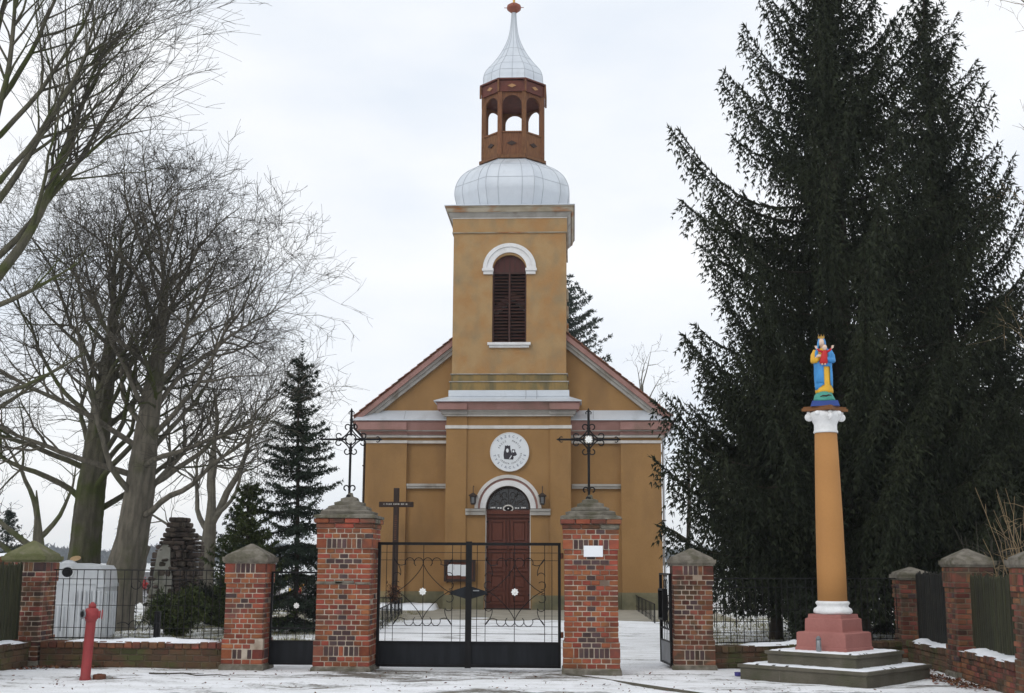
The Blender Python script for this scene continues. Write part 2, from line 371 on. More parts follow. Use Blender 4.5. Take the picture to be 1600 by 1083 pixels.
# ------------------------------------------------------------------ ground
def build_ground():
    xs = np.unique(np.concatenate([[-3000, -1500, -700, -300, -150, -80, -50, -30, -22, -17, -14], np.arange(-12, 12.01, .16), [13.5, 16, 20, 28, 45, 80, 150, 300, 700, 1500, 3000]]))
    ys = np.unique(np.concatenate([[-200, -50, 0, 8, 12], np.arange(14, 24, .14), np.arange(24, 46, .4), np.arange(46, 90, 3), [100, 140, 200, 300, 500, 900, 1600, 3000]]))
    X, Y = np.meshgrid(xs, ys)
    r = np.random.RandomState(3)
    Z = np.zeros_like(X)
    for k in range(14):
        f = r.uniform(.6, 6); a = r.uniform(0, 2*PI); Z += .0035*np.sin(f*(X*np.cos(a)+Y*np.sin(a))+r.uniform(0, 6))/max(1, f/3)
    Z += r.normal(0, .0022, X.shape); Z *= ((Y > 12) & (Y < 60) & (abs(X) < 13)); Z -= .006
    V = np.stack([X, Y, Z], -1).reshape(-1, 3); nx, ny = len(xs), len(ys)
    i = np.arange(nx-1)[None, :]+np.arange(ny-1)[:, None]*nx; i = i.ravel()
    o = npmesh('ground', V, np.stack([i, i+1, i+nx+1, i+nx], -1), 'ground', smooth=True); o['kind'] = 'structure'
build_ground()
b = MB().box((-9.2, 36.6, -.2), (4.9, 46, .012)); tag(b.build('church_pavement', 'concrete'), kind='structure')
b = MB().add([(-.17,19.04,-.1),(-.13,19.06,-.1),(1.62,16.40,-.1),(1.585,16.38,-.1),(-.17,19.04,.016),(-.13,19.06,.016),(1.62,16.40,.016),(1.585,16.38,.016)], [(3,2,1,0),(4,5,6,7),(0,1,5,4),(1,2,6,5),(2,3,7,6),(3,0,4,7)])
b.add([(1.585,16.38,-.1),(1.62,16.40,-.1),(3.2,14.6,-.1),(3.165,14.575,-.1),(1.585,16.38,.014),(1.62,16.40,.014),(3.2,14.6,.014),(3.165,14.575,.014)], [(3,2,1,0),(4,5,6,7),(0,1,5,4),(1,2,6,5),(2,3,7,6),(3,0,4,7)])
tag(b.build('kerb', 'step_stone'), kind='structure')

# ------------------------------------------------------------------ church
CH = thing('church', 'ochre plastered village church with louvred bell tower and white onion dome', 'church', (-2.36, 44.3, 0))
def P(name, mat, fn, parent=CH, smooth=False, label=None):
    b = MB(); fn(b); o = b.build(name, mat, parent, smooth)
    if label: o['label'] = label
    return o
def arch_wall(b, x0, x1, z0, z1, cx, hw, zs, zb, y0, y1, n=20):
    """wall front from x0..x1, z0..z1 with a round-headed opening (half width hw, spring zs, foot zb)"""
    a = [(cx+hw*math.cos(PI*i/n), zs+hw*math.sin(PI*i/n)) for i in range(n+1)]      # right to left
    b.box((x0, y0, z0), (cx-hw, y1, z1)); b.box((cx+hw, y0, z0), (x1, y1, z1))
    if zb > z0: b.box((cx-hw, y0, z0), (cx+hw, y1, zb))
    top = [(x, z1) for x, z in a]
    b.ring(top, a, y0, y1)
# nave and wings: west front at y = .7, half widths differ a little left and right
WL, WR = -5.36, 5.60; HBX = 2.28
P('nave_wall', 'ochre', lambda b: b.box((WL+.05, 1.0, 0), (WR-.05, 24, 6.9)))
for x0, x1 in ((WL, -3.82), (4.12, WR)): P('corner_pilaster', 'ochre', lambda b: b.box((x0, .70, 0), (x1, 1.1, 6.04)))
for x0, x1 in ((-3.82, -2.0), (2.0, 4.12)): P('front_wall', 'ochre', lambda b: b.box((x0, .86, 0), (x1, 1.1, 6.04)))
for x0, x1 in ((WL, -2.0), (2.0, WR)): P('wall_frieze', 'ochre', lambda b: b.box((x0, .74, 6.04), (x1, 1.1, 6.27)))
for x0, x1 in ((WL-.03, -3.80), (4.10, WR+.03)): P('plinth', 'plinth', lambda b: b.box((x0, .64, -.05), (x1, .99, .62)))
for x0, x1 in ((-3.79, -2.31), (2.31, 4.09)): P('plinth', 'plinth', lambda b: b.box((x0, .80, -.05), (x1, .99, .62)))
for x0, x1, y in ((WL-.04, -3.80, .65), (-3.797, -2.31, .73), (2.31, 4.097, .73), (4.10, WR+.04, .65)):
    P('string_band', 'trim', lambda b: b.box((x0, y, 6.03), (x1, .98, 6.13)))
for x0, x1 in ((-3.81, -2.31), (2.31, 4.11)):
    P('wall_ledge', 'trim_grey', lambda b: (b.box((x0, .74, 4.36), (x1, .95, 4.44)), b.box((x0, .70, 4.443), (x1, .95, 4.53))))
def wing_cornice(sx):
    x0, x1 = (WL, -2.28) if sx < 0 else (2.28, WR)
    e = lambda d: ((x0-d) if sx < 0 else x0, (x1+d) if sx > 0 else x1)
    def prof(b, z0, z1, d0, d1, y0=.70):
        (a0, b0), (a1, b1) = e(d0), e(d1)
        b.add([(a0, y0-d0, z0), (b0, y0-d0, z0), (b0, 2.0, z0), (a0, 2.0, z0), (a1, y0-d1, z1), (b1, y0-d1, z1), (b1, 2.0, z1), (a1, 2.0, z1)],
              [(3,2,1,0),(4,5,6,7),(0,1,5,4),(1,2,6,5),(2,3,7,6),(3,0,4,7)])
    P('cornice_moulding', 'trim', lambda b: (prof(b, 6.24, 6.30, .07, .07), prof(b, 6.303, 6.33, .03, .06)))
    P('cornice_moulding', 'pink', lambda b: prof(b, 6.333, 6.45, .10, .22))
    P('cornice_moulding', 'trim_grey', lambda b: prof(b, 6.453, 6.49, .25, .25))
    P('cornice_band', 'pink', lambda b: (prof(b, 6.493, 6.80, .27, .36), prof(b, 6.803, 6.83, .38, .38)))
    def fl(b):
        a0, b0 = e(.44); 
        b.add([(a0, .26, 6.835), (b0, .26, 6.835), (b0, .74, 7.22), (a0+(.44 if sx < 0 else 0), .74, 7.22), (a0, .26, 6.865), (b0, .26, 6.865), (b0, .74, 7.26), (a0+(.44 if sx < 0 else 0), .74, 7.26)],
              [(3,2,1,0),(4,5,6,7),(0,1,5,4),(1,2,6,5),(2,3,7,6),(3,0,4,7)])
    P('flashing', 'sheet_metal', fl)
    P('flashing_seam', 'seam', lambda b: b.add([(q+dx, y, z+.012) for q in ((-3.9,) if sx < 0 else (3.1,)) for dx in (0, .025) for y, z in ((.25, 6.87), (.73, 7.265))], [(0, 1, 3, 2)]))
wing_cornice(-1); wing_cornice(1)
for x0, x1, y, zz in ((WL-.02, -3.80, .70, 0.), (4.10, WR+.02, .70, 0.), (-HBX-.02, -1.51, 0., .70), (1.51, HBX+.02, 0., .70)):      # cornice breaks forward over the pilasters
    for za, zb, d, m in (((6.245, 6.335, .10, 'trim'), (6.34, 6.447, .19, 'pink'), (6.458, 6.487, .285, 'trim_grey'), (6.50, 6.79, .385, 'pink')) if zz == 0 else ((6.96, 7.005, .10, 'trim'), (7.02, 7.12, .19, 'trim_grey'), (7.172, 7.40, .36, 'pink'))):
        P('cornice_break', m, lambda b: b.box((x0-(d*.8 if x0 < -1.6 else 0), y-d, za), (x1+(d*.8 if x1 > 1.6 else 0), y+.3, zb)))
# gable and roof
AX, AZ = .12, 11.75; EL, ER, EZ = -5.80, 6.03, 6.98
def gz(x, off=0.): return (AZ+(AZ-EZ)*(x-AX)/(AX-EL) if x < AX else AZ-(AZ-EZ)*(x-AX)/(ER-AX))+off
P('gable', 'ochre', lambda b: b.prism([(WL+.1, 6.9), (WR-.1, 6.9), (WR-.1, gz(WR-.1, -.12)), (AX, AZ-.12), (WL+.1, gz(WL+.1, -.12))], .74, 1.2))
for s in (-1, 1):
    xe = EL if s < 0 else ER
    def rake(b, o0, o1, y0, y1, xa=xe):
        q = [(xa, gz(xa, o0)), (AX, AZ+o0), (AX, AZ+o1), (xa, gz(xa, o1))]
        b.prism(q if s < 0 else q[::-1], y0, y1)
    P('raking_cornice', 'trim_grey', lambda b: (rake(b, -.55, -.40, .60, .90, xe-s*.42), rake(b, -.398, -.27, .52, .90, xe-s*.3)))
    P('raking_fascia', 'pink', lambda b: rake(b, -.268, -.06, .40, .90))
    rf = P('roof', 'roof_tile', lambda b: rake(b, -.055, 0., .42, 24))
    L = math.hypot(AX-xe, AZ-EZ); n = int(L/.30); ang = math.atan2(AZ-EZ, abs(AX-xe))
    key = None
    for i in range(n):
        t = (i+.5)/n; x = xe+(AX-xe)*t; z = gz(x, .035)
        if abs(x) < 1.9: continue
        bb = MB().chamfer((0, 0, 0), (.35, .30, .035), .008) if key is None else None
        if bb: key = bb.build('roof_tile', 'roof_tile', rf).data; o = rf.children[0]
        else: o = bpy.data.objects.new('roof_tile', key); COL.objects.link(o); o.parent = rf
        o.location = (x, .50+rnd.uniform(-.015, .015), z+rnd.uniform(-.006, .006)); o.rotation_euler = (0, (-1 if s < 0 else 1)*(ang-.09), rnd.uniform(-.02, .02))
# snow-free gutters and rain pipes
def pipe(s):
    x = WL-.02 if s < 0 else WR+.02
    xe = -5.86 if s < 0 else 6.08
    P('rain_pipe', 'iron_rust' if s < 0 else 'sheet_metal', lambda b: b.tube([(xe, .9, 6.83), (xe, .95, 6.62), (xe-s*.12, .98, 6.5), (x+s*.09, 1.05, 6.2), (x+s*.08, 1.05, 5.9), (x+s*.08, 1.05, .25)], .05, 8))
    P('gutter', 'iron_rust', lambda b: b.tube([(xe, .35, 6.86), (xe, 24, 6.86)], .075, 8))
    for z in (1.2, 3.2, 5.2): P('pipe_bracket', 'iron_rust', lambda b: b.box((min(x, x+s*.15), 1.0, z), (max(x, x+s*.15), 1.10, z+.04)))
pipe(-1); pipe(1)
# central bay
HB = 2.28; DW = .82; DS = 3.60
P('bay_wall', 'ochre', lambda b: (arch_wall(b, -1.53, 1.53, 0, 6.95, 0, DW, DS, 0, .06, .6), b.box((-HB+.02, .6, 0), (HB-.02, 2.0, 7.2))))
for s in (-1, 1):
    P('pilaster', 'ochre', lambda b: b.box((min(s*1.53, s*HB), 0, .0), (max(s*1.53, s*HB), .6, 6.95)))
    P('plinth', 'plinth', lambda b: b.box((min(s*1.50, s*(HB+.04)), -.05, -.05), (max(s*1.50, s*(HB+.04)), .58, .52)))
    P('plinth', 'plinth', lambda b: b.box((min(s*.86, s*1.497), .02, -.05), (max(s*.86, s*1.497), .4, .52)))
    P('string_band', 'trim', lambda b: b.box((min(s*1.50, s*(HB+.04)), -.04, 6.50), (max(s*1.50, s*(HB+.04)), .62, 6.62)))
P('string_band', 'trim', lambda b: b.box((-1.497, .02, 6.50), (1.497, .3, 6.62)))
def bay_prof(b, z0, z1, d0, d1, x=HB, y=0.):
    b.add([(-x-d0, y-d0, z0), (x+d0, y-d0, z0), (x+d0, 2.2, z0), (-x-d0, 2.2, z0), (-x-d1, y-d1, z1), (x+d1, y-d1, z1), (x+d1, 2.2, z1), (-x-d1, 2.2, z1)],
          [(3,2,1,0),(4,5,6,7),(0,1,5,4),(1,2,6,5),(2,3,7,6),(3,0,4,7)])
P('cornice_moulding', 'trim', lambda b: bay_prof(b, 6.955, 7.01, .06, .07))
P('cornice_moulding', 'trim_grey', lambda b: (bay_prof(b, 7.013, 7.13, .10, .18), bay_prof(b, 7.133, 7.165, .21, .21)))
P('cornice_band', 'pink', lambda b: (bay_prof(b, 7.168, 7.42, .24, .34), bay_prof(b, 7.423, 7.45, .36, .36)))
def bay_roof(b):
    b.add([(-HB-.44, -.44, 7.453), (HB+.40, -.44, 7.453), (HB+.40, 1.6, 7.453), (-HB-.44, 1.6, 7.453), (-HB-.44, -.44, 7.49), (HB+.40, -.44, 7.49), (HB+.40, 1.6, 7.49), (-HB-.44, 1.6, 7.49),
           (-2.17, .16, 7.72), (2.17, .16, 7.72), (2.17, 1.6, 7.72), (-2.17, 1.6, 7.72)],
          [(3,2,1,0),(0,1,5,4),(1,2,6,5),(2,3,7,6),(3,0,4,7),(4,5,9,8),(5,6,10,9),(6,7,11,10),(7,4,8,11),(8,9,10,11)])
    b.box((-2.23, .08, 7.70), (2.23, .16, 7.93))
P('bay_flashing', 'sheet_metal', bay_roof)
for x in (.62, 1.02): P('flashing_seam', 'seam', lambda b: b.add([(x, -.445, 7.46), (x+.03, -.445, 7.46), (x+.03, .07, 7.735), (x, .07, 7.735), (x+.03, .07, 7.93), (x, .07, 7.93)], [(0,1,2,3), (3,2,4,5)]))
# portal
n = 28
def circ(r, z0=DS): return [(r*math.cos(PI*i/n), z0+r*math.sin(PI*i/n)) for i in range(n+1)]
P('arch_surround', 'trim_white', lambda b: b.ring(circ(1.01), circ(.815), -.05, .4))
P('arch_surround', 'pink', lambda b: b.ring(circ(1.09), circ(1.012), -.02, .4))
P('arch_surround', 'trim', lambda b: b.ring(circ(1.21), circ(1.092), -.08, .4))
for s in (-1, 1):
    P('impost', 'trim_grey', lambda b: (b.box((min(s*.80, s*1.54), -.10, 3.50), (max(s*.80, s*1.54), .4, 3.585)), b.box((min(s*.81, s*1.54), -.06, 3.36), (max(s*.81, s*1.54), .4, 3.497))))
    P('door_jamb', 'trim', lambda b: b.box((min(s*.79, s*.825), .10, 0), (max(s*.79, s*.825), .58, 3.5)))
P('fanlight_glass', 'glass_dark', lambda b: b.prism([(0, DS-.05)]+circ(.82), .36, .40))
FL = P('fanlight_frame', 'dark_wood', lambda b: b.ring(circ(.82), circ(.74), .24, .34))
def scrolls(b):
    for s in (-1, 1):
        for cx, cz, r, a0, a1 in ((.16, 3.86, .10, -60, 230), (.40, 3.80, .10, -40, 250), (.16, 4.10, .09, -60, 230), (.40, 4.04, .10, -50, 220), (.58, 3.76, .06, 0, 330)):
            b.tube([(s*x, .29, z) for x, z in arc(cx, cz, r, a0, a1, 10)], .012, 4)
    for a in (30, 60, 90, 120, 150): b.tube([(.1*math.cos(math.radians(a)), .29, DS+.1*math.sin(math.radians(a))), (.75*math.cos(math.radians(a)), .29, DS+.75*math.sin(math.radians(a)))], .012, 4)
P('fanlight_scrollwork', 'iron_rust', scrolls, FL)
md = MB(); md.tube([(.17*math.cos(2*PI*i/20), .20, 3.60+.115*math.sin(2*PI*i/20)) for i in range(21)], .028, 6); md.build('medallion_ring', 'trim', FL)
MB().prism([(.15*math.cos(2*PI*i/16), 3.60+.10*math.sin(2*PI*i/16)) for i in range(16)], .20, .24).build('medallion', 'black', FL)
MB().chamfer((0, .19, 3.60), (.05, .02, .05), .01).build('medallion_star', 'trim_white', FL)
b = MB(); x = .24
for wd in (.07, .05): b.box((x, .21, 3.60), (x+wd, .225, 3.645)); b.box((-x-wd, .21, 3.60), (-x, .225, 3.645)); x += wd+.03
x += .05
for wd in (.05, .06, .03): b.box((x, .21, 3.61), (x+wd, .225, 3.66)); b.box((-x-wd, .21, 3.61), (-x, .225, 3.66)); x += wd+.015
tag(b.build('inscription', 'trim_white', FL), kind='stuff')
P('door_transom', 'door_wood', lambda b: (b.box((-.82, .16, 3.40), (.82, .36, 3.52)), b.box((-.82, .22, 3.523), (.82, .36, 3.56)), b.box((-.80, .24, 3.28), (.80, .36, 3.397))))
DR = P('portal_door', 'door_wood', lambda b: (b.box((-.79, .33, .06), (.79, .42, 3.28)), b.box((-.79, .27, 2.16), (.79, .325, 2.26)), b.box((-.02, .27, .06), (.02, .325, 3.27))))
for s in (-1, 1):
    for z0, z1 in ((.18, .60), (.68, 1.28), (1.36, 2.10), (2.34, 3.20)):
        f = P('door_panel', 'door_wood', lambda b: (b.ring([(s*.10, z0), (s*.70, z0), (s*.70, z1), (s*.10, z1), (s*.10, z0)], [(s*.17, z0+.07), (s*.63, z0+.07), (s*.63, z1-.07), (s*.17, z1-.07), (s*.17, z0+.07)], .285, .328),
                                                 b.chamfer((s*.40, .315, (z0+z1)/2), (.38, .03, z1-z0-.24), .012)), DR)
    for z in (.5, 1.8, 2.2, 3.1): P('hinge', 'iron', lambda b: b.box((min(s*.73, s*.82), .24, z), (max(s*.73, s*.82), .268, z+.05)), DR)
P('door_handle', 'iron', lambda b: b.tube([(.06, .26, 1.2), (.06, .20, 1.22), (.06, .20, 1.34), (.06, .26, 1.36)], .012, 6), DR)
P('door_step', 'dark_wood', lambda b: b.box((-.84, .05, -.02), (.84, .6, .055)))
for s in (-1, 1):
    lw = P('wall_lantern', 'iron_rust', lambda b: (b.stack([(.07, .07, 3.72), (.075, .075, 3.74), (.115, .115, 4.02), (.15, .15, 4.03), (.15, .15, 4.05), (.05, .05, 4.13), (.02, .02, 4.15)], (s*1.25, -.22)), b.tube([(s*1.25, -.22, 4.12), (s*1.25, -.20, 4.36), (s*1.25, -.02, 4.40), (s*1.25, .08, 4.40)], .014, 6)))
    for a, q in ((0, -1), (0, 1), (1, -1), (1, 1)):
        MB().box((-.05, -.004, -.11), (.05, .004, .11)).build('pane', 'panel_grey', lw, loc=(s*1.25+(q*.102 if a else 0), -.22+(q*.102 if not a else 0), 3.88), rot=(0 if a else q*-.14, q*.14 if a else 0, PI/2 if a else 0))
# round plaque with lettering
PQ = P('round_plaque', 'plaque', lambda b: b.prism([(.05+.70*math.cos(2*PI*i/48), 5.64+.70*math.sin(2*PI*i/48)) for i in range(48)], -.04, .08))
P('plaque_rim', 'trim_white', lambda b: b.tube([(.05+.70*math.cos(2*PI*i/48), -.04, 5.64+.70*math.sin(2*PI*i/48)) for i in range(49)], .018, 6), PQ)
def circle_text(b, s, r, a0, a1, size, inside=False):
    for i, ch in enumerate(s):
        if ch == ' ': continue
        a = math.radians(a0+(a1-a0)*i/(len(s)-1)); th = a-PI/2 if not inside else a+PI/2
        rr = r
        Mx = Matrix.Translation((.05+rr*math.cos(a), -.044, 5.64+rr*math.sin(a))) @ Matrix.Rotation(-th, 4, 'Y') @ Matrix.Rotation(PI/2, 4, 'X')
        text_into(b, ch, size, Mx)
b = MB(); circle_text(b, 'TRZECIE', .535, 136, 46, .125); circle_text(b, 'TYSIĄCLECIE', .61, 194, 348, .125, True); tag(b.build('outer_lettering', 'ink_blue', PQ), kind='stuff')
b = MB(); circle_text(b, 'PRZEZ', .385, 158, 112, .085); circle_text(b, 'MARYJĘ', .385, 74, 24, .085); circle_text(b, 'DO JEZUSA CHRYSTUSA', .45, 196, 352, .08, True); tag(b.build('inner_lettering', 'ink', PQ), kind='stuff')
# stand-in print: crowned mother and child silhouettes
def blob(pts): return [(.05+x, 5.64+z) for x, z in pts]
P('plaque_print', 'ink', lambda b: (b.prism(blob([(-.20,-.26),(.13,-.28),(.15,-.20),(.10,-.10),(.06,.0),(.03,.10),(.02,.24),(-.04,.22),(-.07,.25),(-.11,.22),(-.17,.24),(-.18,.12),(-.21,.0),(-.22,-.14)])[::1], -.047, -.039),
                                    b.prism(blob([(.12,-.16),(.22,-.14),(.27,-.10),(.24,-.03),(.20,.02),(.20,.10),(.16,.08),(.12,.11),(.08,.08),(.08,-.04)]), -.0475, -.039)), PQ)
P('plaque_print', 'plaque', lambda b: (b.prism(blob([(-.08+.05*math.cos(2*PI*i/12), .05+.075*math.sin(2*PI*i/12)) for i in range(12)]), -.050, -.046), b.prism(blob([(.14+.035*math.cos(2*PI*i/12), .02+.045*math.sin(2*PI*i/12)) for i in range(12)]), -.0505, -.046),
                                       b.prism(blob([(-.02,-.25),(.02,-.25),(.09,-.14),(.06,-.12)]), -.050, -.046)), PQ)['kind'] = 'stuff'
# notice board on the left pilaster
NB = P('notice_board', 'door_wood', lambda b: b.box((-2.25, -.10, 1.02), (-1.18, -.003, 1.72)), label='dark red framed notice board with pale papers')
P('board_frame', 'dark_wood', lambda b: b.ring([(-2.28, .99), (-1.15, .99), (-1.15, 1.76), (-2.28, 1.76), (-2.28, .99)], [(-2.19, 1.08), (-1.24, 1.08), (-1.24, 1.67), (-2.19, 1.67), (-2.19, 1.08)], -.14, -.04), NB)
for x, z, w, h in ((-2.04, 1.42, .22, .36), (-1.80, 1.40, .24, .38), (-1.52, 1.38, .30, .40), (-1.98, 1.30, .3, .2)): P('paper_sheet', 'paper', lambda b: b.box((x-w/2, -.112+x*.002, z-h/2), (x+w/2, -.108+x*.002, z+h/2)), NB)
# ---- tower
TY = .15; HT = 2.12; TB = 4.75
P('tower_base', 'ochre_mossy', lambda b: (b.box((-HT-.07, TY-.02, 7.6), (HT+.07, TB+.05, 8.24)), b.box((-HT-.02, TY+.015, 8.28), (HT+.02, TB, 8.53))))
P('tower_ledge', 'trim_grey', lambda b: (b.box((-HT-.10, TY-.05, 8.243), (HT+.10, TB+.06, 8.277)), b.box((-HT-.06, TY-.03, 8.533), (HT+.06, TB+.04, 8.56))))
WZ0, WZS, WH = 9.72, 12.45, .64
def shaft(b):
    arch_wall(b, -HT, HT, 8.56, 14.5, 0, WH, WZS, WZ0, TY, TY+.45)
    b.box((-HT, TY+.46, 8.56), (-HT+.45, TB, 14.5)); b.box((HT-.45, TY+.46, 8.56), (HT, TB, 14.5)); b.box((-HT+.46, TB-.45, 8.56), (HT-.46, TB, 14.5))
P('tower_wall', 'ochre_tower', shaft)
P('tower_frieze', 'ochre_tower', lambda b: b.box((-HT-.04, TY-.04, 13.97), (HT+.04, TB+.04, 14.49)))
P('tower_ledge', 'cornice_worn', lambda b: b.box((-HT-.055, TY-.055, 13.93), (HT+.055, TB+.055, 13.967)))
def tprof(b, z0, z1, d0, d1):
    b.add([(x, y, z) for z, d in ((z0, d0), (z1, d1)) for x, y in ((-HT-d, TY-d), (HT+d, TY-d), (HT+d, TB+d), (-HT-d, TB+d))], [(3,2,1,0),(4,5,6,7),(0,1,5,4),(1,2,6,5),(2,3,7,6),(3,0,4,7)])
P('tower_cornice', 'trim', lambda b: tprof(b, 14.493, 14.54, .06, .06))
P('tower_cornice', 'trim_grey', lambda b: (tprof(b, 14.543, 14.66, .09, .18), tprof(b, 14.663, 14.70, .20, .20)))
P('tower_cornice', 'cornice_worn', lambda b: (tprof(b, 14.703, 14.88, .24, .29), tprof(b, 14.883, 14.93, .31, .31)))
P('tower_roof', 'sheet_metal', lambda b: (tprof(b, 14.933, 14.96, .345, .345), b.stack([(HT+.34, (TB-TY)/2+.34, 14.961), (2.1, 2.1, 15.06)], (0, (TY+TB)/2))))
WN = P('louvre_window', 'black', lambda b: b.box((-WH, TY+.42, WZ0), (WH, TY+.47, 13.1)))
P('louvre_frame', 'louvre', lambda b: (b.box((-WH, TY+.10, WZ0), (-WH+.06, TY+.3, WZS)), b.box((WH-.06, TY+.10, WZ0), (WH, TY+.3, WZS)), b.box((-.035, TY+.08, WZ0), (.035, TY+.3, WZS)), b.box((-WH, TY+.10, WZS-.08), (WH, TY+.3, WZS))), WN)
for s in (-1, 1):
    for i in range(21): piece('louvre_slat', (.545, .16, .030), 'louvre', WN, (s*.315, TY+.20, WZ0+.09+i*.124), 0, .004, tilt=.62+rnd.uniform(-.04, .04))
P('louvre_head', 'louvre_arch', lambda b: b.prism([(WH*math.cos(PI*i/20), WZS+WH*math.sin(PI*i/20)) for i in range(21)], TY+.14, TY+.2), WN)
P('louvre_spoke', 'louvre', lambda b: [b.box((-.02+x, TY+.12, WZS+.003), (.02+x, TY+.138, WZS+math.sqrt(WH*WH-x*x)-.02)) for x in (-.40, -.2, 0, .2, .40)], WN)
tcirc = lambda r: [(r*math.cos(PI*i/n), WZS+.10+r*math.sin(PI*i/n)*.97) for i in range(n+1)]
P('window_arch', 'trim_white', lambda b: (b.ring(tcirc(1.0), tcirc(.86), TY-.10, TY+.2), b.ring(tcirc(.858), tcirc(.645), TY-.06, TY+.2)), WN)
for s in (-1, 1): P('window_impost', 'trim_white', lambda b: (b.box((min(s*.60, s*1.03), TY-.14, WZS+.003), (max(s*.60, s*1.03), TY+.1, WZS+.097)), b.box((min(s*.62, s*.98), TY-.09, WZS-.12), (max(s*.62, s*.98), TY+.1, WZS))), WN)
P('window_sill', 'trim_white', lambda b: (b.box((-.80, TY-.16, 9.62), (.80, TY+.4, 9.715)), b.box((-.74, TY-.09, 9.53), (.74, TY+.2, 9.617))), WN)
P('side_bracket', 'trim', lambda b: b.box((HT, 1.2, 9.2), (HT+.10, 1.6, 9.7)))
for z in (10.9, 11.6, 12.3): P('worn_render_patch', 'cornice_worn', lambda b: b.chamfer((HT+.03, TY+3.6, z), (.10, .5, .45), .03))
# ---- helm: octagonal domes with an open lantern
CY = (TY+TB)/2; OR = PI/8
def octa(r): return [((r/math.cos(PI/8))*math.cos(OR+PI/4*i), CY+(r/math.cos(PI/8))*math.sin(OR+PI/4*i)) for i in range(8)]
def olathe(b, prof): b.lathe([(r/math.cos(PI/8), z) for r, z in prof], 8, (0, CY), OR)
def smooth_prof(p, k=4):
    o = []
    for i in range(len(p)-1):
        p0, p1, p2, p3 = p[max(i-1, 0)], p[i], p[i+1], p[min(i+2, len(p)-1)]
        for j in range(k):
            t = j/k; o.append(tuple(.5*((2*b1)+(-a+c)*t+(2*a-5*b1+4*c-d)*t*t+(-a+3*b1-3*c+d)*t**3) for a, b1, c, d in zip(p0, p1, p2, p3)))
    return o+[p[-1]]
D1 = smooth_prof([(2.0, 15.02), (2.12, 15.3), (2.20, 15.62), (2.245, 15.90), (2.20, 16.25), (2.03, 16.62), (1.74, 16.92), (1.42, 17.12), (1.22, 17.26)])
DM = P('lower_dome', 'sheet_metal', lambda b: olathe(b, D1))
def seams(prof, parent, hz, every=(.5,)):
    b = MB()
    for i in range(8):
        a0, a1 = OR+PI/4*i, OR+PI/4*(i+1)
        for f in (0,)+every:
            pts = []
            for r, z in prof:
                R = r/math.cos(PI/8); p = Vector((R*math.cos(a0), R*math.sin(a0), z)).lerp(Vector((R*math.cos(a1), R*math.sin(a1), z)), f); pts.append((p.x*1.002, CY+p.y*1.002, p.z))
            b.tube(pts, .013, 4)
    for z in hz:
        r = np.interp(z, [q[1] for q in prof], [q[0] for q in prof]); q = [(x*1.001, CY+(y-CY)*1.001, z) for x, y in octa(r)]
        b.tube(q+[q[0]], .010, 4)
    b.build('sheet_seam', 'seam', parent)
seams(D1, DM, (16.2, 16.85), (.25, .75))
LN = P('lantern_base', 'lantern_wood', lambda b: (b.zprism(octa(1.33), 17.26, 17.36), b.zprism(octa(1.24), 17.363, 17.44)))
RL = 1.16; C8 = octa(RL)
for i in range(8):
    (x0, y0), (x1, y1) = C8[i], C8[(i+1) % 8]
    mxp = Vector(((x0+x1)/2, (y0+y1)/2, 0)); tv = Vector((x1-x0, y1-y0, 0)); w = tv.length; ang = math.atan2(tv.y, tv.x)
    def loc_build(fn, name, mat, par=LN):
        b = MB(); fn(b); o = b.build(name, mat, par, loc=(mxp.x, mxp.y, 0), rot=(0, 0, ang)); return o
    # local x along the face, local -y outward
    loc_build(lambda b: b.box((-w/2+.075, -.02, 17.443), (w/2-.075, .04, 18.33)), 'parapet_panel', 'lantern_wood')
    loc_build(lambda b: b.prism([(-.19, 17.90), (0, 17.80), (.19, 17.90), (0, 18.0)], -.05, -.022), 'panel_diamond', 'dark_wood')
    loc_build(lambda b: b.box((-w/2+.075, -.06, 18.333), (w/2-.075, .07, 18.39)), 'parapet_rail', 'lantern_wood')
    hw = w/2-.10
    def head(b):
        a = [(hw*math.cos(PI*k/12), 19.52+hw*math.sin(PI*k/12)) for k in range(13)]; b.ring([(x, 20.02) for x, z in a], a, -.02, .06)
        for s in (-1, 1): b.box((min(s*hw, s*(w/2-.06)), -.02, 18.39), (max(s*hw, s*(w/2-.06)), .06, 20.02))
    loc_build(head, 'arch_head', 'lantern_wood')
    loc_build(lambda b: b.box((-w/2-.03, -.10, 20.023), (w/2+.03, .08, 20.47)), 'frieze_panel', 'lantern_red')
    loc_build(lambda b: b.prism([(-.17, 20.25), (0, 20.17), (.17, 20.25), (0, 20.33)], -.125, -.102), 'panel_diamond', 'diamond_tan')
    p = MB().zprism([(x0*1.0+dx, CY+(y0-CY)+dy) for dx, dy in ((-.085, -.085), (.085, -.085), (.085, .085), (-.085, .085))], 17.44, 20.02); p.build('lantern_post', 'lantern_wood', LN)
    p = MB().zprism([(x0*1.12+dx, CY+(y0-CY)*1.12+dy) for dx, dy in ((-.035, -.035), (.035, -.035), (.035, .035), (-.035, .035))], 20.0, 20.49); p.build('bracket', 'lantern_wood', LN)
P('lantern_eave', 'lantern_red', lambda b: (b.zprism(octa(1.33), 20.50, 20.56), b.zprism(octa(1.10), 19.98, 20.02)), LN)
D2 = smooth_prof([(1.27, 20.563), (1.20, 20.66), (1.19, 20.90), (1.10, 21.20), (.82, 21.58), (.58, 21.95), (.38, 22.35), (.23, 22.75), (.15, 23.15), (.11, 23.55), (.085, 23.95)])
ON = P('onion_dome', 'sheet_metal', lambda b: olathe(b, D2))
seams(D2, ON, (21.0, 21.35, 21.75, 22.2), (.5,))
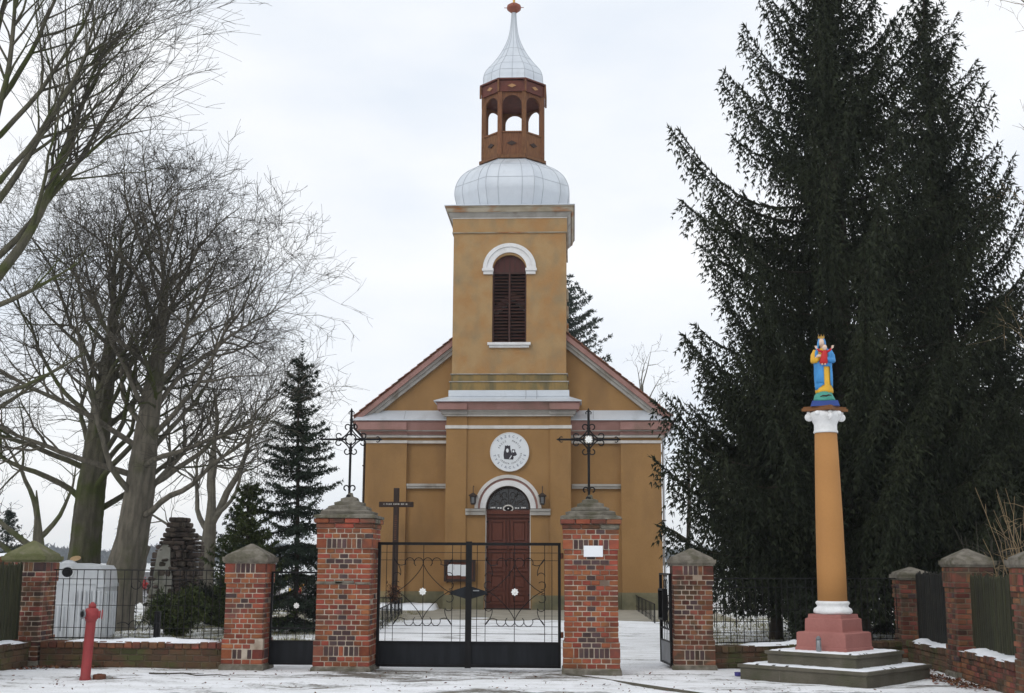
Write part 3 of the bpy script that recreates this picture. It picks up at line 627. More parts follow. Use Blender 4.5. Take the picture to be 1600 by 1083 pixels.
P('finial_ball', 'copper', lambda b: (b.lathe([(.09, 23.90), (.17, 23.97), (.28, 24.06), (.30, 24.14), (.28, 24.22), (.15, 24.31), (.08, 24.34)], 20, (0, CY)), [b.tube([(.28*math.cos(a), CY+.28*math.sin(a), 24.14), (.40*math.cos(a), CY+.40*math.sin(a), 24.15)], .016, 5) for a in (0, PI/2, PI, 3*PI/2)]), ON, True)
P('finial_cross', 'gold', lambda b: (b.tube([(0, CY, 24.3), (0, CY, 26.0)], .05, 8), b.tube([(-.5, CY, 25.4), (.5, CY, 25.4)], .04, 8)), ON)

# ------------------------------------------------------------------ brick pillars
def pillar(name, label, X, Y, w, d, nc, mats=('brick', 'brick_isl', 'mortar'), sides=('right',), stepped=False, cap='cap_stone', dark=True, top=None, soldiers=(), rz=0., seed=1, base=True, ch=.0775):
    """square brick pier built course by course; front faces -y. visible faces are single bricks, the rest one joined part"""
    R = random.Random(seed); t = thing(name, label, 'pillar', (X, Y, 0), rz)
    gap = .0145; z = 0.; back = MB(); units = max(3, round(w/.135)); uw = w/units; ud = d/max(3, round(d/.135)); zz = []
    for k in range(nc):
        h = ch*2 if k in soldiers else ch
        ow = .022 if (base and z < .40) else (.02 if z > nc*ch+len(soldiers)*ch-.36 else 0.)
        zz.append((z, h, ow)); sold = k in soldiers
        def row(L, u, odd):
            n = round(L/u)
            if sold:
                m = int((L-2*u*1.1)/(.0775)); r = (L-m*.0775)/2; return [r]+[.0775]*m+[r]
            if odd: return [1.5*u]+[u]*(n-3)+[1.5*u]
            return [u]*n
        for side in ('front', 'back', 'left', 'right'):
            L = w+2*ow if side in ('front', 'back') else d+2*ow-.23
            cells = row(L, L/round(L/.135), (k+(side in ('left', 'right'))) % 2 == 1)
            x = -L/2; nC = len(cells)
            for i, c in enumerate(cells):
                cx = x+c/2; x += c
                dim = (c-gap, .112, h-gap); off = (w if 0 else 0)
                push = R.uniform(-.004, .003); m = mats[0]; mid = (nC-1)/2
                if side == 'front': loc = (cx, -d/2-ow+.056-push, z+h/2); a = 0.
                elif side == 'back': loc = (cx, d/2+ow-.056+push, z+h/2); a = 0.
                elif side == 'left': loc = (-w/2-ow+.056-push, cx, z+h/2); a = PI/2
                else: loc = (w/2+ow-.056+push, cx, z+h/2); a = PI/2
                if side == 'front' or side in sides:
                    if dark and side == 'front':
                        q = abs(i-mid); fz = z/(nc*ch)
                        if sold: m = 'brick_dark' if (0 < i < nC-1 and R.random() < .75) else mats[0]
                        elif units >= 6:
                            if .80 < fz < .84: on = q < 2.1
                            elif .12 < fz < .30: on = q < (2.1 if fz < .17 else 1.1 if fz < .25 else .6)
                            elif .30 < fz < .93: on = q < .4
                            else: on = R.random() < .06
                            m = 'brick_dark' if on else mats[0]
                        else:
                            on = (.60 < fz < .72 and q < .8) or R.random() < .05
                            m = 'brick_dark' if on else mats[0]
                    elif R.random() < .10: m = 'brick_dark'
                    if R.random() < .012: continue
                    piece('brick', dim, m, t, (loc[0]+R.uniform(-.002, .002), loc[1], loc[2]), a+R.uniform(-.012, .012), .007, tilt=R.uniform(-.012, .012) if a == 0 else 0)
                else:
                    dd = dim if a == 0 else (dim[1], dim[0], dim[2]); back.chamfer(loc, dd, .006)
        z += h
    tag(back.build('brickwork', mats[1], t), kind='stuff')
    core = MB(); prof = []
    for z0, h, ow in zz: prof += [(w/2+ow-.010, d/2+ow-.010, z0+.001), (w/2+ow-.010, d/2+ow-.010, z0+h-.001)]
    core.stack(prof); core.build('mortar_core', mats[2], t)
    b = MB(); b.stack([(w/2+.045, d/2+.045, -.05), (w/2+.04, d/2+.04, .05), (w/2+.024, d/2+.024, .075)], jit=.006, r=R); b.build('foot', 'cap_stone', t)
    if stepped:
        for k in range(2):                                                # oversailing courses under the cap
            ow = .03+.03*k; zc = z+k*ch
            for side in ('front', 'back', 'left', 'right'):
                L = w+2*ow if side in ('front', 'back') else d+2*ow-.23; n = round(L/.26); c = L/n
                for i in range(n):
                    cx = -L/2+(i+.5)*c; loc = {'front': (cx, -d/2-ow+.056, zc+ch/2), 'back': (cx, d/2+ow-.056, zc+ch/2), 'left': (-w/2-ow+.056, cx, zc+ch/2), 'right': (w/2+ow-.056, cx, zc+ch/2)}[side]
                    piece('brick', (c-.01, .112, ch-.008), R.choice(('brick', 'cap_stone', 'brick_old', 'brick_old')), t, loc, (0 if side in ('front', 'back') else PI/2)+R.uniform(-.02, .02), .012)
        z += 2*ch; MB().stack([(w/2, d/2, z-2*ch-.002), (w/2, d/2, z+.002)]).build('mortar_core', mats[2], t)
        hz = (top-z); hw, hd = w/2+.06, d/2+.06
        for k in range(5):
            f0, f1 = 1-k/5*.92, 1-(k+1)/5*.92; ss = hz/5
            b = MB().stack([(hw*f0, hd*f0, z+k*ss), (hw*f0-.004, hd*f0-.004, z+k*ss+ss*.62), (hw*f1+.012, hd*f1+.012, z+(k+1)*ss)], jit=.011, r=R); b.build('cap_course', cap, t)
        b = MB().stack([(.05, .05, top-.02), (.03, .03, top+.06)]); b.build('cap_tip', cap, t)
    else:
        hw, hd = w/2+.055, d/2+.055
        b = MB().stack([(w/2+.03, d/2+.03, z), (hw-.01, hd-.01, z+.03), (hw, hd, z+.035), (hw, hd, z+.095)], jit=.006, r=R); b.build('cap_slab', cap, t)
        b = MB().stack([(hw-.03, hd-.03, z+.09), (hw*.86, hd*.86, z+.13), (.02, .02, top)], jit=.007, r=R); b.build('cap', cap, t)
    return t
pillar('gate_pillar', 'tall red brick gate pillar with stepped cap left of the double gate', -3.555, 19.4, .84, .82, 26, stepped=True, top=2.68, soldiers=(3, 23), sides=('right',), seed=11)
GQ = [o for o in COL.objects if o.get('category') == 'pillar'][-1]
for x, z, w, h in ((-.22, 1.335, .42, .045), (.02, 1.345, .30, .05), (.30, 1.33, .24, .04)): MB().chamfer((x, -.408, z), (w, .02, h), .008).build('mortar_patch', 'cap_stone', GQ)
GP = pillar('gate_pillar', 'tall red brick gate pillar bearing a blank white sign', .27, 19.42, .83, .82, 26, mats=('brick', 'brick_isl', 'mortar'), stepped=True, top=2.66, soldiers=(3, 23), sides=('left',), seed=12)
b = MB().chamfer((.035, -.442, 1.835), (.295, .012, .17), .003); sg = b.build('white_sign', 'sign_white', GP)
pillar('fence_pillar', 'low brick pillar between the iron fence by the white bin and the side wicket', -5.16, 19.55, .62, .6, 19, soldiers=(2, 18), top=1.93, seed=13)
pillar('fence_pillar', 'low brick pillar at the open wicket gate beside the column monument', 1.91, 20.2, .62, .6, 19, mats=('brick_old', 'brick_old_isl', 'mortar'), soldiers=(2, 18), top=1.90, sides=('left',), seed=14)
pillar('corner_pillar', 'brick corner pillar with mossy cap beside the white bin', -8.82, 19.75, .62, .6, 20, soldiers=(19,), top=1.97, cap='cap_moss', dark=False, seed=15, mats=('brick_old', 'brick_old_isl', 'mortar'))
OM = ('brick_old', 'brick_old_isl', 'mortar_dark')
pillar('wall_pillar', 'weathered brick pillar of the picket wall behind the column monument steps', 6.02, 19.25, .56, .58, 20, mats=OM, soldiers=(18,), top=1.90, sides=('left',), dark=False, seed=16)
pillar('wall_pillar', 'weathered brick pillar of the picket wall nearest the street', 5.97, 16.15, .56, .56, 20, mats=OM, soldiers=(18,), top=1.90, sides=('left',), dark=False, seed=17)
pillar('wall_pillar', 'shaded brick corner pillar under the spruces where fence and picket wall meet', 5.93, 22.1, .50, .5, 18, mats=OM, soldiers=(), top=1.62, sides=('left',), dark=False, seed=18)

# ------------------------------------------------------------------ low walls with snow
def low_wall(name, label, p0, p1, h, th, mat, seed, snow=(.05, .95), snow_top=True, coping='brick_old', lab_snow=None):
    R = random.Random(seed); v = Vector((p1[0]-p0[0], p1[1]-p0[1], 0)); L = v.length; a = math.atan2(v.y, v.x)
    t = thing(name, label, 'wall', (p0[0], p0[1], 0), a)
    MB().box((0, .012, -.05), (L, th-.012, h-.01)).build('mortar_core', 'mortar_dark', t)
    nc = max(2, int((h-.11)/.0775)); ch = (h-.11)/nc; back = MB()
    for k in range(nc):
        x = -.13*(k % 2)
        while x < L:
            l = .26; a0, a1 = max(x, 0), min(x+l, L); x += l
            if a1-a0 < .05: continue
            piece('brick', (round(a1-a0-.012, 2), .11, ch-.011), mat, t, ((a0+a1)/2, .055+R.uniform(-.006, .003), k*ch+ch/2), R.uniform(-.015, .015), .009)
            back.chamfer(((a0+a1)/2, th-.055, k*ch+ch/2), (a1-a0-.012, .11, ch-.011), .008)
    n = int(L/.13)
    for i in range(n): piece('coping_brick', (L/n-.010, th+.05, .10), coping, t, ((i+.5)*L/n, th/2, h-.055+R.uniform(-.006, .006)), R.uniform(-.02, .02), .012)
    tag(back.build('brickwork', 'brick_old_isl', t), kind='stuff')
    if snow_top:
        nx, ny = 60, 10; V = []; F = []
        for i in range(nx+1):
            u = snow[0]+(snow[1]-snow[0])*i/nx
            for j in range(ny+1):
                q = j/ny; ed = min(i, nx-i)/6.; ej = min(j, ny-j)/2.5
                hh = .07*min(1, ed)**.6*min(1, ej)**.6*(.8+.25*math.sin(u*9+seed)+.1*math.sin(u*31))
                V.append((u*L, -.02+.03*math.sin(u*17+seed*2)*(1 if j == 0 else .0)+q*(th+.03)+R.uniform(-.006, .006), h-.02+hh+R.uniform(-.002, .002)))
        for i in range(nx):
            for j in range(ny): F.append((i*(ny+1)+j, (i+1)*(ny+1)+j, (i+1)*(ny+1)+j+1, i*(ny+1)+j+1))
        o = npmesh('snow', V, F, 'snow', t, True); o['kind'] = 'stuff'
    return t
low_wall('low_wall', 'low brown brick wall under the iron fence in front of the white bin', (-8.45, 19.42), (-5.48, 19.42), .40, .34, 'brick_moss', 21, (.12, .97))
low_wall('low_wall', 'low brick wall behind the column monument carrying the iron fence', (2.24, 20.1), (5.75, 21.95), .36, .32, 'brick_moss', 22, (.15, .75), coping='brick_moss')
low_wall('low_wall', 'low brick wall below the picket fence beside the red hydrant', (-8.70, 15.5), (-8.62, 19.42), .40, .36, 'brick_moss', 23, (.05, .97), coping='brick_moss')
low_wall('low_wall', 'snow-topped low brick wall under pickets between the two weathered pillars', (5.75, 18.93), (5.68, 16.45), .42, .40, 'brick_old', 24, (.03, .95))
low_wall('low_wall', 'shaded low brick wall under dark pickets behind the monument steps', (5.74, 21.85), (5.77, 19.56), .38, .36, 'brick_moss', 25, (.1, .9), coping='brick_moss')
t = low_wall('garden_wall', 'plain brick garden wall top showing over the dark picket fence', (-11.6, 20.2), (-9.08, 20.2), 1.72, .25, 'brick_old', 26, (.02, .99))

# ------------------------------------------------------------------ picket fences
def picket_fence(label, p0, p1, z0, z1, n, mat, seed, cat='fence', rise=.0):
    R = random.Random(seed); v = Vector((p1[0]-p0[0], p1[1]-p0[1], 0)); L = v.length; a = math.atan2(v.y, v.x)
    t = thing('picket_fence', label, cat, (p0[0], p0[1], 0), a)
    for z in (z0+.22, z1-.25): MB().box((0, .03, z), (L, .08, z+.07)).build('rail', mat, t)
    me = {}
    for i in range(n):
        k = i % 3
        w = L/n-.022; h = z1-z0
        if k not in me:
            b = MB().prism([(-w/2, 0), (w/2, 0), (w/2, h-.03), (0, h+.015*k), (-w/2, h-.04)], 0, .022); me[k] = b.build('picket', mat, t); o = me[k]
        else: o = bpy.data.objects.new('picket', me[k].data); COL.objects.link(o); o.parent = t
        o.location = ((i+.5)*L/n, .005, z0+R.uniform(-.015, .015)); o.rotation_euler = (0, R.uniform(-.012, .012), 0)
picket_fence('mossy dark picket fence running out beside the red hydrant', (-8.86, 15.6), (-8.80, 19.4), .42, 1.60, 36, 'picket', 1)
picket_fence('green mossy picket fence between the two weathered wall pillars', (5.93, 18.9), (5.86, 16.45), .46, 1.50, 24, 'picket', 2)
picket_fence('dark shaded picket fence under the spruces behind the monument', (5.92, 21.8), (5.95, 19.58), .40, 1.52, 22, 'picket_dark', 3)

# ------------------------------------------------------------------ iron work
def flower(b, c, r, y=-.012, n=8, rot=0.):
    pts = []
    for i in range(n*2):
        a = PI*i/n+rot; q = r if i % 2 == 0 else r*.72; pts.append((c[0]+q*math.cos(a), c[1]+q*math.sin(a)))
    b.prism(pts, y-.006, y+.006); b.lathe([(r*.28, 0), (r*.2, .012)], 10)
    # centre boss turned to face -y
    k = len(b.v)-20
    for i in range(k, len(b.v)): x, yy, z = b.v[i]; b.v[i] = (c[0]+x, y-.006-z, c[1]+yy)
def bar(t, name, p0, p1, r, mat='iron', n=5): MB().tube([p0, p1], r, n).build(name, mat, t)
def scroll_part(t, pts2, r=.007, mat='iron', y=0.): MB().tube([(x, y, z) for x, z in pts2], r, 5).build('scroll', mat, t)
def quad_scrolls(t, cx, cz, sx, sz, y=0.):
    """the scroll figure of one gate leaf, mirrored four ways about its medallion"""
    el = [bez((0, .435), (.06, .27), (.30, .07), 10), arc(.072, .455, .072, 190, -50, 12), arc(.215, .455, .072, 200, -30, 12), bez((.28, .43), (.40, .36), (.47, .52), 8),
          bez((.47, .52), (.33, .36), (.36, .25), 8)+arc(.415, .235, .062, 165, 10, 8)[1:], arc(.425, .10, .062, 140, -100, 10), bez((.30, .07), (.40, .0), (.47, -.03), 6)]
    for ax in (-1, 1):
        for az in (-1, 1):
            for e in el: scroll_part(t, [(cx+ax*x*sx, cz+az*z*sz) for x, z in e], .0065, y=y)
GT = thing('double_gate', 'black iron double gate with scrollwork and solid bottom panels', 'gate', (-1.655, 19.55, 0))
for s in (-1, 1):
    o = 1.455
    MB().box((min(s*.0, s*o), -.006, .045), (max(s*.003, s*o), .006, .42)).build('bottom_panel', 'panel_black', GT)
    fr = MB().ring([(s*.0, .04), (s*o, .04), (s*o, 1.97), (s*0, 1.97), (0, .04)], [(s*.045, .085), (s*(o-.045), .085), (s*(o-.045), 1.925), (s*.045, 1.925), (s*.045, .085)], -.025, .025); fr.build('leaf_frame', 'iron', GT)
    MB().box((min(s*.045, s*(o-.045)), -.022, .40), (max(s*.045, s*(o-.045)), .022, .435)).build('middle_rail', 'iron', GT)
    for x in (.13, .265, .725, 1.20, 1.315): bar(GT, 'bar', (s*x, 0, .43), (s*x, 0, 1.93), .0055)
    for z in (.555, .67, 1.69, 1.81): bar(GT, 'cross_bar', (s*.05, .006, z), (s*(o-.05), .006, z), .0045)
    quad_scrolls(GT, s*.73, 1.20, 1., 1., -.008)
    b = MB(); flower(b, (s*.73, 1.20), .062, -.02); b.build('medallion', 'flower_white', GT)
    MB().prism([(s*.04, 1.09), (s*.29, 1.165), (s*.29, 1.205), (s*.04, 1.285)][::s], -.03, -.012).build('lock_plate', 'panel_black', GT)
    for z in (.5, 1.72): MB().tube([(s*(o+.02), 0, z), (s*(o+.02), 0, z+.09)], .022, 8).build('hinge', 'rust', GT)
MB().box((-.048, -.04, .03), (.048, -.026, 1.985)).build('meeting_bar', 'iron', GT)
MB().tube([(.08, -.045, 1.22), (.08, -.075, 1.22), (.17, -.075, 1.22)], .01, 6).build('handle', 'steel', GT)

def wicket(label, loc, rz, w, panelmat, top=1.50):
    t = thing('wicket_gate', label, 'gate', loc, rz)
    MB().box((.0, -.006, .05), (w, .006, .42)).build('bottom_panel', panelmat, t)
    MB().ring([(0, .05), (w, .05), (w, top), (0, top), (0, .05)], [(.03, .08), (w-.03, .08), (w-.03, top-.03), (.03, top-.03), (.03, .08)], -.02, .02).build('leaf_frame', 'iron', t)
    for z in (.405, .60): MB().box((.03, -.014, z), (w-.03, .014, z+.022)).build('rail', 'iron', t)
    for i in range(1, 6): bar(t, 'bar', (w*i/6, 0, .43), (w*i/6, 0, top-.03), .0055)
    for x in (.2, .4, .6, .8): scroll_part(t, arc(w*x, .68, .062, -120, 170, 10), y=-.008)
    for s in (-1, 1):
        scroll_part(t, [(w/2+s*a, c) for a, c in bez((0, .75), (.05, .85), (.26, .95), 8)], y=-.008); scroll_part(t, [(w/2+s*a, c) for a, c in bez((0, 1.30), (.05, 1.10), (.26, 1.0), 8)], y=-.008)
        scroll_part(t, arc(w/2+s*.08, 1.33, .07, 180, -60, 10), y=-.008)
    b = MB(); flower(b, (w/2, .965), .05, -.016); b.build('medallion', 'flower_white', t)
    return t
wicket('narrow closed black wicket gate between the two left brick pillars', (-4.83, 19.62, 0), 0, .84, 'panel_black')
wk = wicket('side wicket gate standing open against the low brick pillar', (1.56, 20.05, 0), math.radians(96), .95, 'panel_grey', 1.50)
MB().ring([(.2, .75), (.2, 1.25), (.62, 1.25), (.62, .75), (.2, .75)], [(.23, .78), (.23, 1.22), (.59, 1.22), (.59, .78), (.23, .78)], .02, .10).build('lock_frame', 'iron', wk)

def iron_fence(label, p0, p1, z0, z1, n, seed, meds=()):
    R = random.Random(seed); v = Vector((p1[0]-p0[0], p1[1]-p0[1], 0)); L = v.length; a = math.atan2(v.y, v.x)
    t = thing('iron_fence', label, 'fence', (p0[0], p0[1], 0), a)
    for z, r in ((z1, .009), (z1-.145, .006), (z0+.53, .005), (z0+.18, .005), (z0+.02, .009)): bar(t, 'rail', (0, .01, z), (L, .01, z), r)
    for i in range(n):
        x = (i+.5)*L/n+R.uniform(-.008, .008); k = i % 4
        skip = any(abs(x-m) < .10 for m in meds)
        lo, hi = (z0, z1) if k != 1 else (z0+.12, z1-.145)
        bar(t, 'bar', (x, 0, lo), (x+R.uniform(-.006, .006), 0, hi), .0065)
    for m in meds:
        b = MB(); flower(b, (m, z0+.53), .05, -.02, 10); b.build('medallion', 'flower_white', t)
        for s in (-1, 1):
            scroll_part(t, arc(m+s*.085, z0+.22, .075, 200, -90, 10), y=-.01); scroll_part(t, [(m+s*q, z) for q, z in bez((.16, .22+z0), (.24, .3+z0), (.36, .24+z0), 8)], y=-.01)
            scroll_part(t, arc(m+s*.085, z0+.86, .075, -200, 60, 10), y=-.01)
    return t
FE = iron_fence('thin black iron bar fence in front of the white bin', (-8.38, 19.58), (-5.48, 19.58), .42, 1.51, 26, 31, (1.45,))
MB().box((1.60, .25, .0), (1.69, .33, .85)).build('support_post', 'iron', FE)
iron_fence('thin black iron bar fence behind the column monument', (2.26, 20.26), (5.70, 22.05), .38, 1.42, 30, 32, (2.35,))

def ornate_cross(label, X, Y, z0, zc, zt):
    t = thing('iron_cross', label, 'cross', (X, Y, z0))
    c = zc-z0; H = zt-z0; a = .47
    MB().tube([(0, 0, -.05), (0, 0, H)], .020, 8).build('upright', 'iron', t); MB().tube([(-a, 0, c), (a, 0, c)], .017, 8).build('crossbar', 'iron', t)
    MB().tube([(.085*math.cos(2*PI*i/24), -.008, c+.085*math.sin(2*PI*i/24)) for i in range(25)], .012, 5).build('ring', 'iron', t)
    d = .18
    for s in (-1, 1):
        for q in (-1, 1):
            scroll_part(t, [(s*x, c+q*z) for x, z in bez((d, .0), (.06, .06), (0, d), 10)], .0115)
            scroll_part(t, [(s*x, c+q*z) for x, z in [(d-.02, .006)]+arc(d+.02, .055, .043, -110, 170, 10)], .0105)      # curls at the arm nodes
            scroll_part(t, [(s*x, c+q*z) for x, z in [(.006, d-.02)]+arc(.055, d+.02, .043, 200, -80, 10)], .0105)
    for x, z in ((d, c), (-d, c), (0, c+d), (0, c-d)): MB().ellipsoid((x, 0, z), (.032, .026, .032), 8, 6).build('node', 'iron', t)
    for dx, dz in ((1, 0), (-1, 0), (0, 1)):
        ex, ez = dx*(a if dx else 0), c if dx else H
        px, pz = -dz, dx
        MB().prism([(ex+dx*.05, ez+dz*.05), (ex+px*.022, ez+pz*.022), (ex-dx*.03+px*.006, ez-dz*.03+pz*.006), (ex-dx*.03-px*.006, ez-dz*.03-pz*.006), (ex-px*.022, ez-pz*.022)], -.012, .012).build('spear_tip', 'iron', t)
        for s in (-1, 1): scroll_part(t, [(ex-dx*.02+px*s*u-dx*w2, ez-dz*.02+pz*s*u-dz*w2) for u, w2 in ((.0, -.02), (.03, -.01), (.045, .01), (.035, .035))], .009)
    for s in (-1, 1): scroll_part(t, [(s*x, z) for x, z in [(.0, .02), (.012, .10)]+arc(.05, .12, .04, 190, -80, 10)], .0115)
    MB().lathe([(.06, -.05), (.05, 0), (.02, .03)], 12).build('socket', 'iron', t)
    b = MB(); flower(b, (0, c), .065, -.022, 8); b.build('medallion', 'flower_white', t)
ornate_cross('wrought iron cross on the gate pillar left of the double gate', -3.575, 19.4, 2.70, 3.60, 4.06)
ornate_cross('wrought iron cross on the gate pillar with the white sign', .25, 19.42, 2.68, 3.60, 4.06)

# ------------------------------------------------------------------ column monument
MC = (3.86, 18.75); MR = math.radians(-40)
MN = thing('column_monument', 'ochre column on pink plinth and stepped dark stone base', 'monument', (*MC, 0), MR)
def slab(name, hs, z0, z1, mat, lip=.03, lipmat=None):
    b = MB().stack([(hs-lip, hs-lip, z0), (hs-lip, hs-lip, z1-.055), (hs-.006, hs-.006, z1-.048), (hs, hs, z1-.042), (hs, hs, z1-.004), (hs-.005, hs-.005, z1)]); return b.build(name, mat, MN)
slab('lower_step', 1.03, -.05, .205, 'step_stone'); slab('upper_step', .74, .206, .40, 'step_stone')
def snow_sheet(parent, hs, inner, z, seed, th=.014):
    R = random.Random(seed); n = 36; V = []; F = []
    for i in range(n+1):
        for j in range(n+1):
            x, y = -hs+2*hs*i/n, -hs+2*hs*j/n; ed = min(i, j, n-i, n-j)
            V.append((x+R.uniform(-.006, .006), y+R.uniform(-.006, .006), z+(0 if ed == 0 else th*(.7+.5*R.random()))-(.004 if ed == 0 else 0)))
    for i in range(n):
        for j in range(n):
            x, y = -hs+2*hs*(i+.5)/n, -hs+2*hs*(j+.5)/n
            if max(abs(x), abs(y)) < inner: continue
            if min(i, j, n-1-i, n-1-j) == 0 and R.random() < .12: continue
            F.append((i*(n+1)+j, (i+1)*(n+1)+j, (i+1)*(n+1)+j+1, i*(n+1)+j+1))
    o = npmesh('snow', V, F, 'snow', parent, True); o['kind'] = 'stuff'
snow_sheet(MN, .985, .70, .205, 3); snow_sheet(MN, .70, .40, .40, 4)
for k, s in ((.1, -1), (-.35, -1)): MB().box((k, -1.002, 0), (k+.008, -.999, .15)).build('stone_joint', 'cap_stone', MN)
b = MB().stack([(.415, .415, .401), (.415, .415, .45), (.40, .40, .462), (.395, .395, .66), (.37, .37, .675)]); b.build('plinth_block', 'plinth_pink', MN)
b = MB().stack([(.315, .315, .672), (.305, .305, .69), (.30, .30, .86), (.27, .27, .875), (.262, .262, .93)]); b.build('plinth_block', 'plinth_pink', MN)
MB().lathe([(.255, .93), (.278, .945), (.285, .975), (.27, 1.01), (.235, 1.03), (.225, 1.05), (.24, 1.07), (.25, 1.09), (.24, 1.11), (.22, 1.12)], 40).build('column_base', 'white_paint', MN, True)
MB().lathe([(.215, 1.12), (.212, 1.6), (.200, 2.4), (.182, 3.1), (.166, 3.64)], 40).build('column_shaft', 'column_ochre', MN, True)
MB().lathe([(.180, 3.63), (.186, 3.645), (.180, 3.66), (.172, 3.68), (.172, 3.76), (.180, 3.775), (.20, 3.82), (.235, 3.88), (.24, 3.93), (.20, 3.96)], 40).build('capital', 'white_paint', MN, True)
for k in range(4):
    a = PI/4+k*PI/2; c = Vector((.255*math.cos(a), .255*math.sin(a), 3.875)); tv = Vector((-math.sin(a), math.cos(a), 0)); rv = Vector((math.cos(a), math.sin(a), 0))
    b = MB()
    b.tube([c+rv*((.062-.010*i/4)*math.cos(i*.5+1.2))+Vector((0, 0, (.062-.010*i/4)*math.sin(i*.5+1.2)))+tv*.0 for i in range(18)], .026, 6)
    b.ellipsoid(c, (.045, .045, .045), 10, 8); b.build('volute', 'white_paint', MN, True)
for k in range(4):
    a = k*PI/2; b = MB().ellipsoid((.225*math.cos(a), .225*math.sin(a), 3.92), (.05, .05, .04), 10, 8); b.build('rosette', 'white_paint', MN, True)
ab = []
for k in range(4):
    a = PI/4+k*PI/2; q = PI/4+(k+1)*PI/2
    for t in range(8):
        f = t/8; p = Vector((math.cos(a), math.sin(a))).lerp(Vector((math.cos(q), math.sin(q))), f)*.36; p *= 1-.22*math.sin(PI*f)*1.; ab.append((p.x, p.y))
MB().zprism(ab, 3.962, 4.005).build('abacus', 'abacus_brown', MN); MB().zprism([(x*.93, y*.93) for x, y in ab], 4.006, 4.03).build('abacus', 'abacus_brown', MN)

# ------------------------------------------------------------------ statue of the mother with child on the column
ST = thing('statue', 'painted statue of a crowned mother in blue holding a red-robed child on the column', 'statue', (MC[0], MC[1], 4.031), math.radians(-8))
MB().stack([(.215, .17, 0), (.205, .16, .03), (.19, .15, .085)]).build('base_slab', 'stat_navy', ST)
MB().lathe([(.165, .086), (.158, .12), (.14, .18), (.115, .225), (.06, .245)], 20, mod=lambda a, z: 1+.07*math.sin(3*a+z*30)).build('rock', 'stat_green', ST, True)
MB().tube([(-.07, -.13, .145), (-.03, -.148, .16), (.02, -.15, .155), (.06, -.14, .17), (.10, -.115, .165)], [.006, .010, .012, .010, .004], 6).build('snake', 'dark_wood', ST)
def loft(rings, n=28):
    b = MB(); vs = []; fs = []
    for (cx, cy, z, rx, ry, f, ph) in rings:
        for i in range(n):
            a = 2*PI*i/n; m = 1+f*math.cos(6*a+ph)+f*.5*math.cos(11*a-ph*2); vs.append((cx+rx*m*math.cos(a), cy+ry*m*math.sin(a), z))
    k = len(rings)
    for j in range(k-1):
        for i in range(n): fs.append((j*n+i, j*n+(i+1) % n, (j+1)*n+(i+1) % n, (j+1)*n+i))
    fs += [tuple(range(n-1, -1, -1)), tuple(range((k-1)*n, k*n))]
    return b.add(vs, fs)
# figure: one body surface (head, neck, shoulders, arms, hands) under the robes
fig = MB(); fig.ellipsoid((-.012, -.02, 1.0), (.050, .056, .072), 16, 12); fig.tube([(-.008, -.005, .96), (0, 0, .88)], [.028, .034], 10); fig.ellipsoid((0, 0, .80), (.10, .07, .12), 14, 10)
fig.ellipsoid((-.016, -.076, .995), (.009, .012, .013), 8, 6)
for s in (-1, 1): fig.ellipsoid((-.012+s*.018, -.069, 1.012), (.010, .007, .006), 8, 6)
fig.ellipsoid((-.014, -.07, .972), (.014, .008, .005), 8, 6)
for s in (-1, 1):
    e = Vector((s*.135, -.03, .70)); h = Vector((-.03+s*.05, -.135, .73 if s > 0 else .78))
    fig.tube([(s*.09, 0, .87), (s*.125, 0, .79), e, e.lerp(h, .5), h], [.035, .034, .030, .024, .016], 8)
    fig.ellipsoid(h, (.022, .016, .014), 8, 6)
    for k in range(4): fig.tube([h+Vector((s*-.01, -.006, .012-.009*k)), h+Vector((s*-.035, -.012, .016-.009*k)), h+Vector((s*-.052, -.002, .014-.010*k))], [.0055, .005, .004], 5)
    fig.tube([h+Vector((0, -.004, .014)), h+Vector((s*-.018, -.012, .034))], [.006, .005], 5)
f_ = fig.build('figure', 'stat_skin', ST, True)
md_ = f_.modifiers.new('join', 'REMESH'); md_.mode = 'VOXEL'; md_.voxel_size = .0045; md_.use_smooth_shade = True
loft([(0, 0, .215, .125, .105, .07, 0), (0, 0, .25, .128, .108, .07, .3), (.005, 0, .36, .118, .10, .06, .8), (.0, 0, .50, .115, .098, .05, 1.2), (0, 0, .64, .11, .09, .03, 1.6), (0, 0, .74, .108, .085, .02, 2), (0, 0, .84, .112, .078, .01, 2), (0, 0, .90, .075, .06, 0, 2), (-.004, 0, .915, .04, .04, 0, 2)]).build('dress', 'stat_yellow', ST, True)
# mantle: blue shell round the back and sides, crossing the front low down, opening over the yellow dress at one side
def mantle():
    n = 44; vs = []; fs = []; Z = [.262, .33, .42, .52, .62, .70, .78, .86, .905]
    RX = [.130, .133, .136, .138, .136, .140, .146, .135, .088]; RY = [.112, .114, .114, .112, .108, .104, .100, .090, .07]
    for z, rx, ry in zip(Z, RX, RY):
        for i in range(n):
            a = 2*PI*i/n; m = 1+.035*math.cos(7*a+z*5)+.02*math.cos(13*a-z*9); zz = z
            if z < .3: zz = z+.10*max(0, math.cos(a+PI/2-.45))**2
            vs.append((rx*m*math.cos(a), ry*m*math.sin(a), zz))
    for j in range(len(Z)-1):
        for i in range(n):
            a = math.degrees(2*PI*(i+.5)/n)
            front = 268 < a < 318 and Z[j] < .60          # gap that shows the yellow dress
            chest = 235 < a < 305 and Z[j] >= .70
            if front or chest: continue
            fs.append((j*n+i, j*n+(i+1) % n, (j+1)*n+(i+1) % n, (j+1)*n+i))
    b = MB(); b.add(vs, fs); o = b.build('mantle', 'stat_blue', ST, True); s = o.modifiers.new('t', 'SOLIDIFY'); s.thickness = .012
mantle()
